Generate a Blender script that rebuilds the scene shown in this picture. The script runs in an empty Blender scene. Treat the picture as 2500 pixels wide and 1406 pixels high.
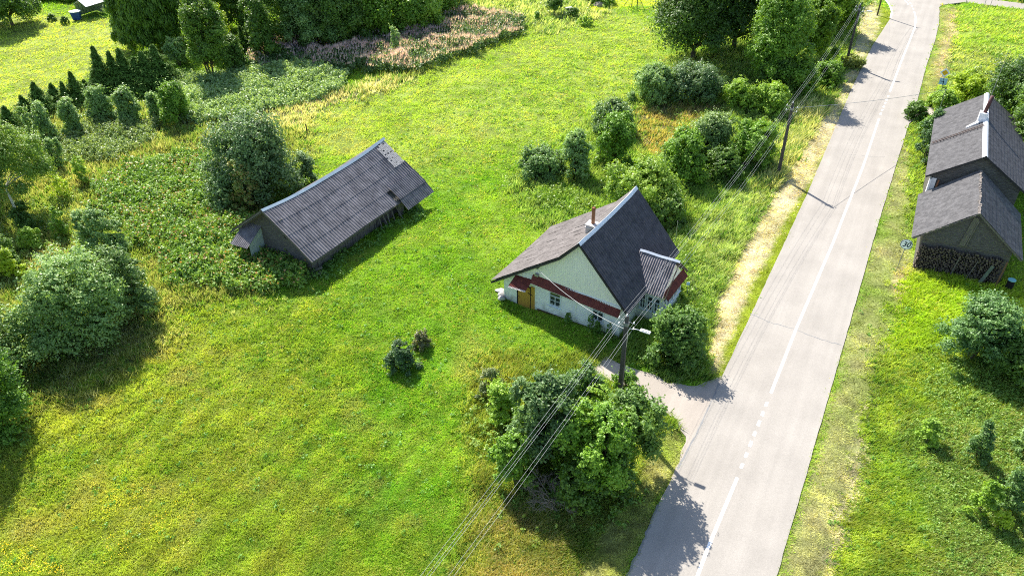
import bpy, bmesh, math, random
import numpy as np
from mathutils import Matrix, Vector
random.seed(7); RNG = np.random.default_rng(11)
SC = bpy.context.scene; COL = SC.collection
# ---------------------------------------------------------------- camera
FPX, CX, CY, CAMH = 1900.0, 1250.0, 703.0, 38.0
PIT, ROLL = math.radians(35.746), math.radians(-0.872)
cp, sp_, cr, sr = math.cos(PIT), math.sin(PIT), math.cos(ROLL), math.sin(ROLL)
FW = np.array([0, cp, -sp_]); _up = np.array([0, sp_, cp]); _rt = np.array([1.0, 0, 0])
RT = cr*_rt + sr*_up; UP = -sr*_rt + cr*_up
CAMP = np.array([0, 0, CAMH])
cam = bpy.data.cameras.new('camera'); camo = bpy.data.objects.new('camera', cam); COL.objects.link(camo)
cam.sensor_width = 36; cam.lens = FPX/2500*36; cam.clip_start = 0.5; cam.clip_end = 6000
M = Matrix.Identity(4)
for i in range(3):
    M[i][0] = RT[i]; M[i][1] = UP[i]; M[i][2] = -FW[i]; M[i][3] = CAMP[i]
camo.matrix_world = M; SC.camera = camo
# ---------------------------------------------------------------- light
SUN_EL = math.radians(46); SHD = math.radians(-64)          # ground direction in which shadows fall
w = bpy.data.worlds.new('World'); SC.world = w; w.use_nodes = True
nt = w.node_tree; sky = nt.nodes.new('ShaderNodeTexSky'); sky.sky_type = 'NISHITA'; sky.sun_disc = False
sky.sun_elevation = SUN_EL
sdir = Vector((-math.cos(SHD)*math.cos(SUN_EL), -math.sin(SHD)*math.cos(SUN_EL), math.sin(SUN_EL)))  # towards the sun
sky.sun_rotation = math.atan2(sdir.x, sdir.y)
nt.links.new(sky.outputs[0], nt.nodes['Background'].inputs[0]); nt.nodes['Background'].inputs[1].default_value = 0.115
sl = bpy.data.lights.new('sun', 'SUN'); sl.energy = 5.0; sl.angle = math.radians(0.55); sl.color = (1, .95, .86)
so = bpy.data.objects.new('sun', sl); COL.objects.link(so); so.rotation_euler = sdir.to_track_quat('Z', 'Y').to_euler()
SC.view_settings.view_transform = 'Standard'; SC.view_settings.look = 'None'
SC.view_settings.exposure = 1.1; SC.view_settings.gamma = 1
SC.cycles.use_denoising = False; SC.cycles.filter_width = 1.05; SC.cycles.max_bounces = 6; SC.cycles.transparent_max_bounces = 8; SC.cycles.sample_clamp_indirect = 6
# ---------------------------------------------------------------- geometry helpers
def G(x, y, z=0.0):
    d = FW*FPX + RT*(x-CX) - UP*(y-CY); return CAMP + d*((z-CAMH)/d[2])
def PX(p):
    d = np.asarray(p, float)-CAMP; z = d@FW; return np.array([CX+FPX*(d@RT)/z, CY-FPX*(d@UP)/z])
def depth(p): return (np.asarray(p, float)-CAMP)@FW
def zat(base, ypx):                 # height above base at which a vertical line reaches image row ypx
    lo, hi = 0.0, 40.0
    for _ in range(40):
        m = (lo+hi)/2
        if PX(base+np.array([0, 0, m]))[1] > ypx: lo = m
        else: hi = m
    return lo
_lat = RNG.random((6, 257, 257))
def vn(x, y, s, k=0):
    x = np.asarray(x)/s+100.3; y = np.asarray(y)/s+57.7; L = _lat[k % 6]
    xi = np.floor(x).astype(int); yi = np.floor(y).astype(int); fx = x-xi; fy = y-yi
    fx = fx*fx*(3-2*fx); fy = fy*fy*(3-2*fy); xi %= 256; yi %= 256
    return (L[xi, yi]*(1-fx)+L[xi+1, yi]*fx)*(1-fy)+(L[xi, yi+1]*(1-fx)+L[xi+1, yi+1]*fx)*fy
def fbm(x, y, s, k=0): return (vn(x, y, s, k)*.5+vn(x, y, s/2.1, k+1)*.3+vn(x, y, s/4.3, k+2)*.2)
def inpoly(x, y, P):
    r = np.zeros(np.shape(x), bool); n = len(P)
    for i in range(n):
        x1, y1 = P[i][:2]; x2, y2 = P[(i+1) % n][:2]
        if y1 == y2: continue
        c = ((y1 > y) != (y2 > y)) & (x < (x2-x1)*(y-y1)/(y2-y1)+x1); r ^= c
    return r
def pdist(x, y, P):                 # distance to a polyline
    d = np.full(np.shape(x), 1e9)
    for (x1, y1), (x2, y2) in zip([p[:2] for p in P[:-1]], [p[:2] for p in P[1:]]):
        dx, dy = x2-x1, y2-y1; t = np.clip(((x-x1)*dx+(y-y1)*dy)/(dx*dx+dy*dy+1e-9), 0, 1)
        d = np.minimum(d, np.hypot(x-x1-t*dx, y-y1-t*dy))
    return d
def W(pl, z=0): return [tuple(G(a, b, z)) for a, b in pl]
# ---------------------------------------------------------------- materials
def new_mat(name):
    m = bpy.data.materials.new(name); m.use_nodes = True; n = m.node_tree.nodes; l = m.node_tree.links
    return m, n, l, n['Principled BSDF']
def mat(name, col, rough=.8, var=.25, scale=3.0, stretch=(1, 1, 1), bump=.0, col2=None, metal=0, spec=.3, fine=None, coord='Object'):
    m, n, l, b = new_mat(name)
    tc = n.new('ShaderNodeTexCoord'); mp = n.new('ShaderNodeMapping'); mp.inputs['Scale'].default_value = stretch
    l.new(tc.outputs[coord], mp.inputs[0])
    nz = n.new('ShaderNodeTexNoise'); nz.inputs['Scale'].default_value = scale; nz.inputs['Detail'].default_value = 8; nz.inputs['Roughness'].default_value = .65
    l.new(mp.outputs[0], nz.inputs[0]); r = n.new('ShaderNodeValToRGB'); l.new(nz.outputs[0], r.inputs[0])
    c2 = col2 or tuple(c*(1+var) for c in col); c1 = tuple(c*(1-var) for c in col) if not col2 else col
    r.color_ramp.elements[0].position = .32; r.color_ramp.elements[1].position = .68
    r.color_ramp.elements[0].color = (*c1, 1); r.color_ramp.elements[1].color = (*c2, 1)
    out = r.outputs[0]
    if fine:
        n2 = n.new('ShaderNodeTexNoise'); n2.inputs['Scale'].default_value = fine; n2.inputs['Detail'].default_value = 3
        l.new(tc.outputs[coord], n2.inputs[0])
        mr = n.new('ShaderNodeMapRange'); mr.inputs[1].default_value = .3; mr.inputs[2].default_value = .7
        mr.inputs[3].default_value = .72; mr.inputs[4].default_value = 1.28; l.new(n2.outputs[0], mr.inputs[0])
        mx = n.new('ShaderNodeVectorMath'); mx.operation = 'SCALE'; l.new(out, mx.inputs[0]); l.new(mr.outputs[0], mx.inputs['Scale']); out = mx.outputs[0]
    l.new(out, b.inputs['Base Color']); b.inputs['Roughness'].default_value = rough; b.inputs['Metallic'].default_value = metal
    b.inputs['Specular IOR Level'].default_value = spec
    if bump:
        bp = n.new('ShaderNodeBump'); bp.inputs['Strength'].default_value = bump; bp.inputs['Distance'].default_value = .02
        l.new(nz.outputs[0], bp.inputs['Height']); l.new(bp.outputs[0], b.inputs['Normal'])
    return m
def leaf_mat(name, trans=.4, rough=.5, spec=.35, tint=(1, 1, 1)):
    m, n, l, b = new_mat(name); a = n.new('ShaderNodeAttribute'); a.attribute_name = 'Col'
    mu = n.new('ShaderNodeVectorMath'); mu.operation = 'MULTIPLY'; mu.inputs[1].default_value = tint; l.new(a.outputs['Color'], mu.inputs[0])
    l.new(mu.outputs[0], b.inputs['Base Color']); b.inputs['Roughness'].default_value = rough; b.inputs['Specular IOR Level'].default_value = spec
    t = n.new('ShaderNodeBsdfTranslucent'); mu2 = n.new('ShaderNodeVectorMath'); mu2.operation = 'MULTIPLY'; mu2.inputs[1].default_value = (1.25, 1.2, .55)
    l.new(mu.outputs[0], mu2.inputs[0]); l.new(mu2.outputs[0], t.inputs[0])
    s = n.new('ShaderNodeAddShader'); mu2.inputs[1].default_value = (1.2*trans, 1.15*trans, .5*trans); l.new(b.outputs[0], s.inputs[0]); l.new(t.outputs[0], s.inputs[1])
    l.new(s.outputs[0], n['Material Output'].inputs[0]); return m
M_GRASS = leaf_mat('grass', .8, .7, .12, (1.40, 1.38, 1.45)); M_LEAF = leaf_mat('leaf', .6, .5, .3, (1.55, 1.5, 1.35)); M_NEEDLE = leaf_mat('needle', .3, .7, .15, (1.4, 1.4, 1.2))
M_BARK = mat('bark', (.09, .07, .05), .9, .35, 6, (1, 1, .3), .4); M_BIRCH = mat('birch_bark', (.5, .5, .47), .8, .4, 3, (1, 1, 4), .2, col2=(.75, .74, .7))
M_DEAD = mat('dead_wood', (.24, .2, .17), .9, .3, 5)
M_WOODG = mat('weathered_planks', (.045, .042, .038), .85, .45, 2.5, (1, 1, 7), .5, col2=(.16, .15, .135))
M_WOODV = mat('weathered_boards', (.06, .055, .05), .85, .45, 3, (7, 7, 1), .5, col2=(.19, .18, .16))
M_WHITE = mat('white_paint', (.62, .64, .6), .7, .1, 4, (1, 1, 3), .15, col2=(.82, .83, .8))
_n = M_WHITE.node_tree.nodes; _l = M_WHITE.node_tree.links; _b = _n['Principled BSDF']; _src = _b.inputs['Base Color'].links[0].from_socket      # grimy foot of the painted boards
_tc = _n.new('ShaderNodeTexCoord'); _sx = _n.new('ShaderNodeSeparateXYZ'); _l.new(_tc.outputs['Object'], _sx.inputs[0]); _nz = _n.new('ShaderNodeTexNoise'); _nz.inputs['Scale'].default_value = 2.2; _nz.inputs['Detail'].default_value = 7; _l.new(_tc.outputs['Object'], _nz.inputs[0])
_ad = _n.new('ShaderNodeMath'); _ad.operation = 'MULTIPLY_ADD'; _ad.inputs[1].default_value = 2.6; _l.new(_nz.outputs[0], _ad.inputs[0]); _ng = _n.new('ShaderNodeMath'); _ng.operation = 'MULTIPLY'; _ng.inputs[1].default_value = -1.0; _l.new(_sx.outputs[2], _ng.inputs[0]); _l.new(_ng.outputs[0], _ad.inputs[2])
_mr = _n.new('ShaderNodeMapRange'); _mr.inputs[1].default_value = .75; _mr.inputs[2].default_value = 1.7; _mr.inputs[3].default_value = 0; _mr.inputs[4].default_value = .75; _l.new(_ad.outputs[0], _mr.inputs[0])
_mx = _n.new('ShaderNodeMixRGB'); _mx.inputs[2].default_value = (.30, .29, .22, 1); _l.new(_mr.outputs[0], _mx.inputs[0]); _l.new(_src, _mx.inputs[1]); _l.new(_mx.outputs[0], _b.inputs['Base Color'])
M_PALE = mat('pale_green_paint', (.80, .79, .68), .7, .06, 2, (4, 4, .6), .1, col2=(.87, .86, .77))
M_OCHRE = mat('ochre_paint', (.36, .2, .035), .6, .2, 3, (4, 1, .8), .1, col2=(.48, .28, .06))
M_RED = mat('red_brown_sheet', (.10, .022, .016), .65, .3, 3, (1, 1, 1), .1, col2=(.2, .05, .035), fine=25)
M_ROOFD = mat('dark_sheet_roof', (.045, .044, .050), .7, .3, 2.0, (1, 1, 1), .1, col2=(.10, .095, .105), fine=18)
M_ROOFB = mat('grey_sheet_roof', (.10, .095, .105), .8, .3, 1.3, (1, 1, 1), .1, col2=(.24, .22, .23), fine=16)
M_ROOFW = mat('weathered_sheet_roof', (.115, .10, .095), .9, .3, 1.3, (1, 1, 1), .15, col2=(.235, .21, .20), fine=14)
M_ROOFS = mat('grey_shingle_roof', (.065, .063, .066), .85, .3, 2.2, (1, 1, 1), .2, col2=(.15, .145, .148), fine=20)
M_RIDGE = mat('ridge_metal', (.62, .66, .72), .45, .12, 2, col2=(.8, .83, .87), metal=.15, spec=.5)
M_CAPW = mat('whitewashed_cap', (.72, .72, .74), .6, .1, 3)
M_BRICK = mat('pale_brick', (.34, .32, .31), .9, .3, 9, (1, 1, 2.5), .4, col2=(.55, .52, .5))
M_RUST = mat('rusty_pipe', (.17, .07, .035), .75, .3, 6, col2=(.3, .13, .06))
M_DKRED = mat('dark_red_pipe', (.09, .035, .035), .6, .25, 5)
M_DARK = mat('dark_interior', (.012, .012, .013), .9)
M_GLASS = mat('window_glass', (.03, .04, .05), .08, .2, 1, spec=.8)
M_LACE = mat('lace_curtain', (.5, .52, .55), .9, .3, 30)
M_FRAME = mat('blue_white_frame', (.6, .66, .74), .6, .08, 4)
M_CONC = mat('concrete', (.22, .21, .2), .9, .2, 5, fine=30); M_POLEW = mat('pole_wood', (.085, .075, .065), .9, .3, 4, (1, 1, .3), .3)
M_STONE = mat('field_stone', (.3, .29, .28), .9, .25, 4, bump=.4, col2=(.52, .5, .48))
M_PORC = mat('porcelain', (.78, .78, .76), .3, .05, 3, spec=.5); M_ALU = mat('aluminium', (.62, .63, .64), .45, .08, 5, metal=.4)
M_WIRE = mat('wire', (.36, .37, .37), .5, .05, 1); M_STEEL = mat('galvanised_steel', (.3, .31, .31), .5, .15, 6, metal=.5)
M_SIGNW = mat('sign_white', (.84, .88, .95), .5, .04, 3); M_SIGNB = mat('sign_dark', (.02, .045, .08), .5, .1, 3); M_SIGNY = mat('sign_yellow', (.72, .42, .02), .5, .06, 3)
M_SIGNLB = mat('sign_light_blue', (.32, .52, .68), .5, .06, 3); M_SIGNG = mat('sign_green', (.1, .28, .22), .6, .1, 3)
M_GREENP = mat('green_paint', (.03, .08, .04), .6, .2, 3); M_BLUE = mat('blue_plastic', (.015, .06, .25), .5, .2, 3); M_LINE = mat('road_paint', (.93, .93, .92), .7, .02, 6)
M_TAR = mat('bitumen_seal', (.2, .2, .2), .8, .15, 6); M_WHBRICK = mat('white_blocks', (.6, .58, .56), .9, .15, 3)
M_POLY = mat('white_sheet', (.78, .79, .8), .5, .05, 2); M_TEAL = mat('teal_plastic', (.2, .5, .5), .5, .1, 3)
M_GPANE = mat('greenhouse_pane', (.22, .26, .2), .15, .2, 2, spec=.8)
# ---------------------------------------------------------------- mesh helpers
def tag(o, label=None, cat=None, group=None, kind=None):
    if label: o['label'] = label
    if cat: o['category'] = cat
    if group: o['group'] = group
    if kind: o['kind'] = kind
    return o
def empty(name, loc, rz=0.0, **k):
    o = bpy.data.objects.new(name, None); COL.objects.link(o); o.location = tuple(loc); o.rotation_euler = (0, 0, rz); o.empty_display_size = .3
    return tag(o, **k)
def fastmesh(name, V, F, m, parent=None, col=None, loc=None, smooth=False, k=None):
    V = np.asarray(V, np.float32); F = np.asarray(F, np.int32); k = F.shape[1]
    me = bpy.data.meshes.new(name); me.vertices.add(len(V)); me.vertices.foreach_set('co', V.ravel())
    me.loops.add(F.size); me.loops.foreach_set('vertex_index', F.ravel()); me.polygons.add(len(F))
    me.polygons.foreach_set('loop_start', np.arange(0, F.size, k, dtype=np.int32))
    if smooth: me.polygons.foreach_set('use_smooth', np.ones(len(F), bool))
    me.update(calc_edges=True)
    if col is not None:
        a = me.attributes.new('Col', 'FLOAT_COLOR', 'POINT'); c = np.ones((len(V), 4), np.float32); c[:, :3] = col; a.data.foreach_set('color', c.ravel())
    me.materials.append(m); o = bpy.data.objects.new(name, me); COL.objects.link(o)
    if parent is not None: o.parent = parent
    if loc is not None: o.location = tuple(loc)
    return o
class MB:
    def __init__(s): s.v = []; s.f = []
    def poly(s, pts): 
        i = len(s.v); s.v += [tuple(p) for p in pts]; s.f.append(list(range(i, i+len(pts))))
    def hexa(s, p):          # 8 points, bottom loop then top loop
        i = len(s.v); s.v += [tuple(q) for q in p]
        s.f += [[i+a for a in q] for q in ((3, 2, 1, 0), (4, 5, 6, 7), (0, 1, 5, 4), (1, 2, 6, 5), (2, 3, 7, 6), (3, 0, 4, 7))]
    def box(s, x0, y0, z0, x1, y1, z1):
        s.hexa([(x0, y0, z0), (x1, y0, z0), (x1, y1, z0), (x0, y1, z0), (x0, y0, z1), (x1, y0, z1), (x1, y1, z1), (x0, y1, z1)])
    def obox(s, c, ax, ay, az, hx, hy, hz):
        c, ax, ay, az = map(np.array, (c, ax, ay, az)); P = []
        for k in (-1, 1):
            for a, b in ((-1, -1), (1, -1), (1, 1), (-1, 1)): P.append(c+ax*hx*a+ay*hy*b+az*hz*k)
        s.hexa(P)
    def bar(s, a, b, w_, h_, up=(0, 0, 1)):   # rectangular bar a->b
        a = np.array(a, float); b = np.array(b, float); d = b-a; L = np.linalg.norm(d); d /= L; up = np.array(up, float)
        x = np.cross(d, up); 
        if np.linalg.norm(x) < 1e-4: x = np.cross(d, (1, 0, 0))
        x /= np.linalg.norm(x); y = np.cross(x, d); s.obox((a+b)/2, x, d, y, w_/2, L/2, h_/2)
    def tube(s, pts, rs, n=8, cap=True):
        pts = [np.array(p, float) for p in pts]; rs = [rs]*len(pts) if np.isscalar(rs) else rs; i0 = len(s.v); prev = None
        for k, p in enumerate(pts):
            d = pts[min(k+1, len(pts)-1)]-pts[max(k-1, 0)]; d = d/(np.linalg.norm(d)+1e-9)
            if prev is None: a = np.cross(d, (0, 0, 1)); a = a if np.linalg.norm(a) > .05 else np.cross(d, (1, 0, 0))
            else: a = prev-d*(prev@d)
            a /= np.linalg.norm(a); prev = a; b = np.cross(d, a)
            for j in range(n):
                t = 2*math.pi*j/n; s.v.append(tuple(p+rs[k]*(a*math.cos(t)+b*math.sin(t))))
        for k in range(len(pts)-1):
            for j in range(n):
                A = i0+k*n+j; B = i0+k*n+(j+1) % n; s.f.append([A, B, B+n, A+n])
        if cap: s.f.append([i0+j for j in range(n)][::-1]); s.f.append([i0+(len(pts)-1)*n+j for j in range(n)])
    def prism(s, outline, d):     # outline: 3D points (planar), d: extrusion vector
        n = len(outline); i = len(s.v); d = np.array(d)
        s.v += [tuple(p) for p in outline]; s.v += [tuple(np.array(p)+d) for p in outline]
        s.f.append(list(range(i, i+n))); s.f.append([i+n+k for k in range(n)][::-1])
        for k in range(n): s.f.append([i+k, i+n+k, i+n+(k+1) % n, i+(k+1) % n])
    def build(s, name, m, parent=None, smooth=False, loc=None, bevel=0):
        me = bpy.data.meshes.new(name); me.from_pydata([tuple(map(float, v)) for v in s.v], [], s.f)
        if smooth: me.polygons.foreach_set('use_smooth', [True]*len(me.polygons))
        me.materials.append(m); bm = bmesh.new(); bm.from_mesh(me); bmesh.ops.recalc_face_normals(bm, faces=bm.faces); bm.to_mesh(me); bm.free()
        o = bpy.data.objects.new(name, me); COL.objects.link(o)
        if parent is not None: o.parent = parent
        if loc is not None: o.location = tuple(loc)
        if bevel:
            b = o.modifiers.new('bevel', 'BEVEL'); b.width = bevel; b.segments = 2
        return o
def corr(mb, O, U, D, wid, ln, pitch=.19, amp=.026, rows=4, jit=0., sag=None, panel=1.14, skip=None, lift=.02):
    """corrugated sheets: O ridge start, U along the ridge, D down the slope"""
    O, U, D = (np.array(a, float) for a in (O, U, D)); N = np.cross(D, U); N = N/np.linalg.norm(N); N = N if N[2] > 0 else -N
    npan = max(1, round(wid/panel)); pw = wid/npan; rl = ln/rows; seg = 4
    for r in range(rows):
        for k in range(npan):
            if skip and skip(r, k, npan): continue
            ju, jv, jn, jr = (random.gauss(0, 1)*jit for _ in range(4)); nw = max(1, round(pw/pitch)); nc = nw*seg; i0 = len(mb.v)
            for b in range(3):
                t = b/2; dv = r*rl+t*(rl+.10)+jv*.5
                for a in range(nc+1):
                    u = k*pw+pw*a/nc+ju*.3; h = amp*math.cos(2*math.pi*a/seg)+lift*(1+t)+abs(jn)*.5*t+.004*r*0+jr*(a/nc-.5)*.8
                    p = O+U*u+D*dv+N*h
                    if sag: p = p+np.array([0, 0, sag(u/wid, dv/ln)])
                    mb.v.append(tuple(p))
            for b in range(2):
                for a in range(nc):
                    A = i0+b*(nc+1)+a; mb.f.append([A, A+1, A+nc+2, A+nc+1])
def siding(mb, x0, x1, z0, z1, y, pitch, holes, out=-1, tilt=.028, th=.018, topf=None):
    """clapboards on a wall in the local xz plane at y; holes are (xa,xb,za,zb)"""
    z = z0
    while z < z1-.02:
        segs = [(x0, x1)]
        for xa, xb, za, zb in holes:
            if z+pitch*.5 > za and z+pitch*.5 < zb:
                ns = []
                for a, b in segs:
                    if xb <= a or xa >= b: ns.append((a, b))
                    else:
                        if xa > a: ns.append((a, xa))
                        if xb < b: ns.append((xb, b))
                segs = ns
        for a, b in segs:
            zt = min(z+pitch+.004, z1); j = random.uniform(0, .008)
            y0 = y+out*(th+tilt+j); y1 = y+out*(th+.003+j)
            mb.hexa([(a, y, z), (b, y, z), (b, y0, z), (a, y0, z), (a, y, zt), (b, y, zt), (b, y1, zt), (a, y1, zt)])
        z += pitch
def vboards(mb, x0, x1, zb, ztop, y, pitch=.12, out=-1, gap=.006):
    x = x0
    while x < x1-.01:
        a, b = x, min(x+pitch-gap, x1); d = y+out*random.uniform(.018, .021)
        A, B = ztop(a), ztop(b); za, zb_ = (zb(a), zb(b))
        if min(A-za, B-zb_) > .02: mb.hexa([(a, y, za), (b, y, zb_), (b, d, zb_), (a, d, za), (a, y, A), (b, y, B), (b, d, B), (a, d, A)])
        x += pitch
# ---------------------------------------------------------------- road layout (photo pixels turned into ground metres)
road_left = W([(1330, 1900), (1442, 1600), (1530, 1406), (1568, 1325), (1610, 1225), (1655, 1142), (1755, 935), (1835, 765), (1970, 475), (2080, 215), (2130, 112), (2158, 70), (2174, 45), (2178, 28), (2168, 8), (2150, -10), (2120, -30), (2060, -60)])
road_right = W([(1745, 1900), (1842, 1600), (1897, 1406), (1965, 1170), (2060, 840), (2140, 560), (2195, 380), (2225, 285), (2240, 245), (2262, 160), (2283, 100), (2292, 60), (2294, 30), (2292, 12), (2275, -25), (2180, -65)])
road_poly = road_left+road_right[::-1]
drive = W([(1640, 1172), (1666, 1100), (1668, 1060), (1650, 1025), (1600, 985), (1530, 945), (1440, 905), (1474, 874), (1530, 893), (1585, 912), (1625, 932), (1680, 944), (1722, 938), (1757, 922), (1790, 930), (1720, 1100)])
drive_r = W([(2200, 370), (2214, 306), (2240, 290), (2265, 285), (2330, 262), (2330, 235), (2262, 262), (2245, 258), (2236, 248), (2246, 215), (2225, 240)])
side_road = W([(2280, 30), (2300, 13), (2356, 6), (2416, 14), (2500, 24), (2700, 50), (2700, 30), (2500, 10), (2410, -2), (2330, -22), (2270, -25), (2250, 0)])
ALLROAD = [road_poly, drive, drive_r, side_road]
HA = np.array([-.618, 51.711, 0.])       # house corner
def ter(x, y):
    x = np.asarray(x, float); y = np.asarray(y, float)
    h = (fbm(x, y, 9, 1)-.5)*.35+(vn(x, y, 1.7, 3)-.5)*.08
    d = np.minimum(pdist(x, y, road_left), pdist(x, y, road_right))
    h = h*np.clip(d/3, 0, 1)-.22*np.exp(-((d-3.2)/1.1)**2)-.03
    hx, hy = HA[0]+1.0, HA[1]-1.4
    h = np.where(np.hypot(x-4, y-49) < 9, h*.3, h)
    h = h-.33*np.exp(-((x-hx)**2+(y-hy)**2)/6.5)
    for P in ALLROAD: h = np.where(inpoly(x, y, P), np.minimum(h, -.05), h)
    for P in ALLROAD[:2]:
        dd = pdist(x, y, P+[P[0]]); h = np.where(dd < 1.0, np.minimum(h, -.03), h)
    return h
# ---------------------------------------------------------------- vegetation zones: (poly px, colour a, colour b, height m, softness, density)
LG = (.085, .18, .012); LG2 = (.165, .235, .028)
Z = [
 ('lawn', [(-900, -200), (3400, -200), (3400, 3000), (-900, 3000)], LG, LG2, .12, 0, 1.),
 ('lawn', [(-400, 930), (150, 900), (420, 760), (800, 720), (900, 900), (800, 1100), (1000, 1406), (1000, 1900), (-900, 1900)], (.112, .178, .018), (.205, .228, .04), .17, 2.5, 1.),
 ('lawn', [(-600, -60), (110, 40), (210, 45), (290, 40), (320, 130), (260, 180), (50, 270), (-600, 420)], (.175, .23, .04), (.25, .29, .07), .10, .5, .8),
 ('lawn', [(740, 250), (1000, 170), (1300, 60), (1600, 30), (1640, 150), (1540, 230), (1330, 400), (1100, 420), (760, 370)], (.145, .215, .028), (.215, .265, .06), .13, 1.5, 1.),
 ('dry', [(-500, 330), (60, 260), (250, 250), (480, 290), (600, 270), (840, 220), (960, 185), (1060, 170), (920, 225), (790, 260), (740, 300), (745, 350), (760, 390), (700, 420), (560, 560), (680, 690), (640, 720), (560, 720), (450, 745), (400, 790), (380, 850), (250, 900), (-500, 1300)], (.11, .15, .035), (.20, .20, .075), .55, 1.2, 1.),
 ('dry', [(500, 340), (640, 270), (840, 225), (960, 185), (1000, 195), (800, 260), (720, 310), (650, 340), (520, 370)], (.20, .21, .09), (.32, .30, .17), .5, 1., 1.),
 ('dry', [(60, 600), (240, 600), (240, 680), (60, 690)], (.17, .16, .07), (.25, .2, .11), .5, .8, 1.),
 ('dry', [(1070, 60), (1130, -60), (1420, -60), (1500, 20), (1420, 60), (1330, 85), (1300, 60), (1200, 45)], (.16, .21, .06), (.25, .27, .11), .45, 1.0, 1.),
 ('lawn', [(1430, 30), (1560, 15), (1630, 20), (1640, -60), (1500, -60)], (.25, .31, .02), (.28, .32, .03), .05, .2, .7),
 ('tall', [(1250, 430), (1400, 330), (1540, 240), (1640, 140), (1900, 60), (2100, -40), (2145, 0), (2100, 120), (2040, 235), (1995, 300), (1890, 470), (1815, 600), (1755, 740), (1728, 860), (1740, 935), (1640, 925), (1560, 880), (1500, 860), (1500, 780), (1660, 720), (1640, 600), (1560, 480), (1420, 500), (1340, 560), (1280, 520)], (.09, .16, .025), (.18, .22, .06), .5, .7, 1.),
 ('tall', [(1545, 265), (1640, 250), (1770, 262), (1700, 300), (1650, 370), (1580, 390), (1540, 330)], (.16, .16, .04), (.25, .20, .08), .35, .7, 1.),
 ('tall', [(1930, 260), (2010, 240), (2000, 300), (1900, 450), (1850, 470), (1890, 380)], (.18, .21, .07), (.29, .29, .13), .75, .5, 1.1),
 ('tall', [(1690, 560), (1800, 460), (1850, 470), (1800, 590), (1740, 740), (1700, 720)], (.14, .20, .06), (.22, .26, .09), .6, .7, 1.),
 ('tall', [(1150, 900), (1200, 860), (1480, 870), (1600, 985), (1650, 1030), (1665, 1090), (1600, 1180), (1500, 1250), (1400, 1420), (1340, 1700), (950, 1700), (1150, 1250), (1180, 1100)], (.10, .15, .02), (.19, .20, .045), .45, .7, 1.),
 ('tall', [(1190, 1270), (1290, 1230), (1400, 1290), (1400, 1420), (1340, 1700), (1080, 1700), (1140, 1400)], (.15, .17, .04), (.27, .22, .09), .5, .9, 1.1),
 ('verge', [(1650, 1035), (1672, 1090), (1655, 1150), (1560, 1330), (1500, 1500), (1350, 1700), (1380, 1440), (1440, 1330), (1500, 1230), (1560, 1150), (1600, 1060)], (.14, .18, .03), (.27, .25, .11), .12, .25, 1.),
 ('verge', [(2100, 20), (2130, 0), (2180, 30), (2176, 60), (2134, 115), (2084, 217), (1975, 477), (1840, 767), (1760, 930), (1735, 905), (1728, 850), (1752, 735), (1815, 600), (1890, 470), (2010, 290), (2060, 200), (2090, 110)], (.15, .2, .012), (.2, .24, .02), .07, .12, 1.),
 ('straw', [(2040, 275), (2055, 300), (1985, 425), (1905, 560), (1835, 700), (1790, 790), (1752, 900), (1728, 905), (1730, 850), (1752, 735), (1815, 600), (1890, 470), (2005, 290)], (.30, .27, .13), (.47, .41, .27), .09, .22, 1.),
 ('straw', [(2100, 20), (2140, 0), (2150, 60), (2120, 130), (2085, 210), (2045, 290), (2020, 290), (2050, 210), (2080, 110)], (.28, .27, .13), (.45, .40, .26), .09, .35, 1.),
 ('verge', [(2225, 300), (2250, 330), (2260, 400), (2235, 560), (2210, 690), (2175, 830), (2130, 1000), (2090, 1160), (2045, 1420), (1970, 1800), (1790, 1800), (1897, 1406), (2060, 840), (2140, 560), (2195, 380)], (.13, .185, .03), (.26, .25, .11), .08, .3, 1.),
 ('straw', [(2165, 850), (2185, 830), (2140, 1000), (2100, 1170), (2055, 1420), (2000, 1800), (1950, 1800), (2025, 1420), (2075, 1150), (2110, 1000)], (.22, .22, .10), (.38, .33, .22), .08, .35, 1.),
 ('straw', [(2185, 655), (2215, 640), (2215, 700), (2190, 740), (2180, 700)], (.35, .28, .14), (.45, .37, .2), .08, .2, 1.),
 ('tall', [(2220, 300), (2290, 280), (2320, 330), (2250, 600), (2215, 600), (2222, 400)], (.11, .17, .02), (.16, .21, .03), .3, .3, 1.),
 ('lawn', [(2215, 640), (2300, 640), (2500, 700), (2800, 760), (2800, 1000), (2300, 900), (2150, 1000), (2185, 800)], (.13, .20, .012), (.20, .25, .02), .25, .6, 1.),
 ('tall', [(2140, 860), (2350, 850), (2800, 900), (2800, 1900), (2000, 1900), (2060, 1406), (2110, 1130)], (.115, .175, .015), (.185, .22, .03), .32, .5, 1.),
 ('tall', [(2230, 1020), (2800, 980), (2800, 1900), (2250, 1900), (2280, 1300), (2200, 1180)], (.10, .16, .025), (.19, .19, .06), .42, .9, 1.),
 ('lawn', [(2300, 15), (2420, 22), (2700, 60), (2700, 330), (2440, 190), (2330, 230), (2250, 250), (2270, 150), (2296, 60)], (.14, .21, .03), (.22, .27, .05), .2, .6, .9),
 ('tall', [(2320, 130), (2440, 110), (2500, 150), (2440, 190), (2330, 230), (2300, 190)], (.15, .20, .035), (.22, .25, .07), .3, .5, 1.),
 ('verge', [(2292, 20), (2335, 14), (2330, 60), (2320, 120), (2300, 180), (2290, 240), (2245, 258), (2240, 245), (2266, 160), (2292, 90)], (.19, .22, .05), (.26, .26, .09), .08, .25, .9),
 ('straw', [(2320, 25), (2340, 20), (2328, 90), (2305, 180), (2290, 215), (2285, 175), (2312, 90)], (.30, .24, .11), (.40, .32, .17), .08, .4, 1.),
]
for i, z in enumerate(Z):
    z = list(z); z[1] = W(z[1]); Z[i] = z
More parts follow.
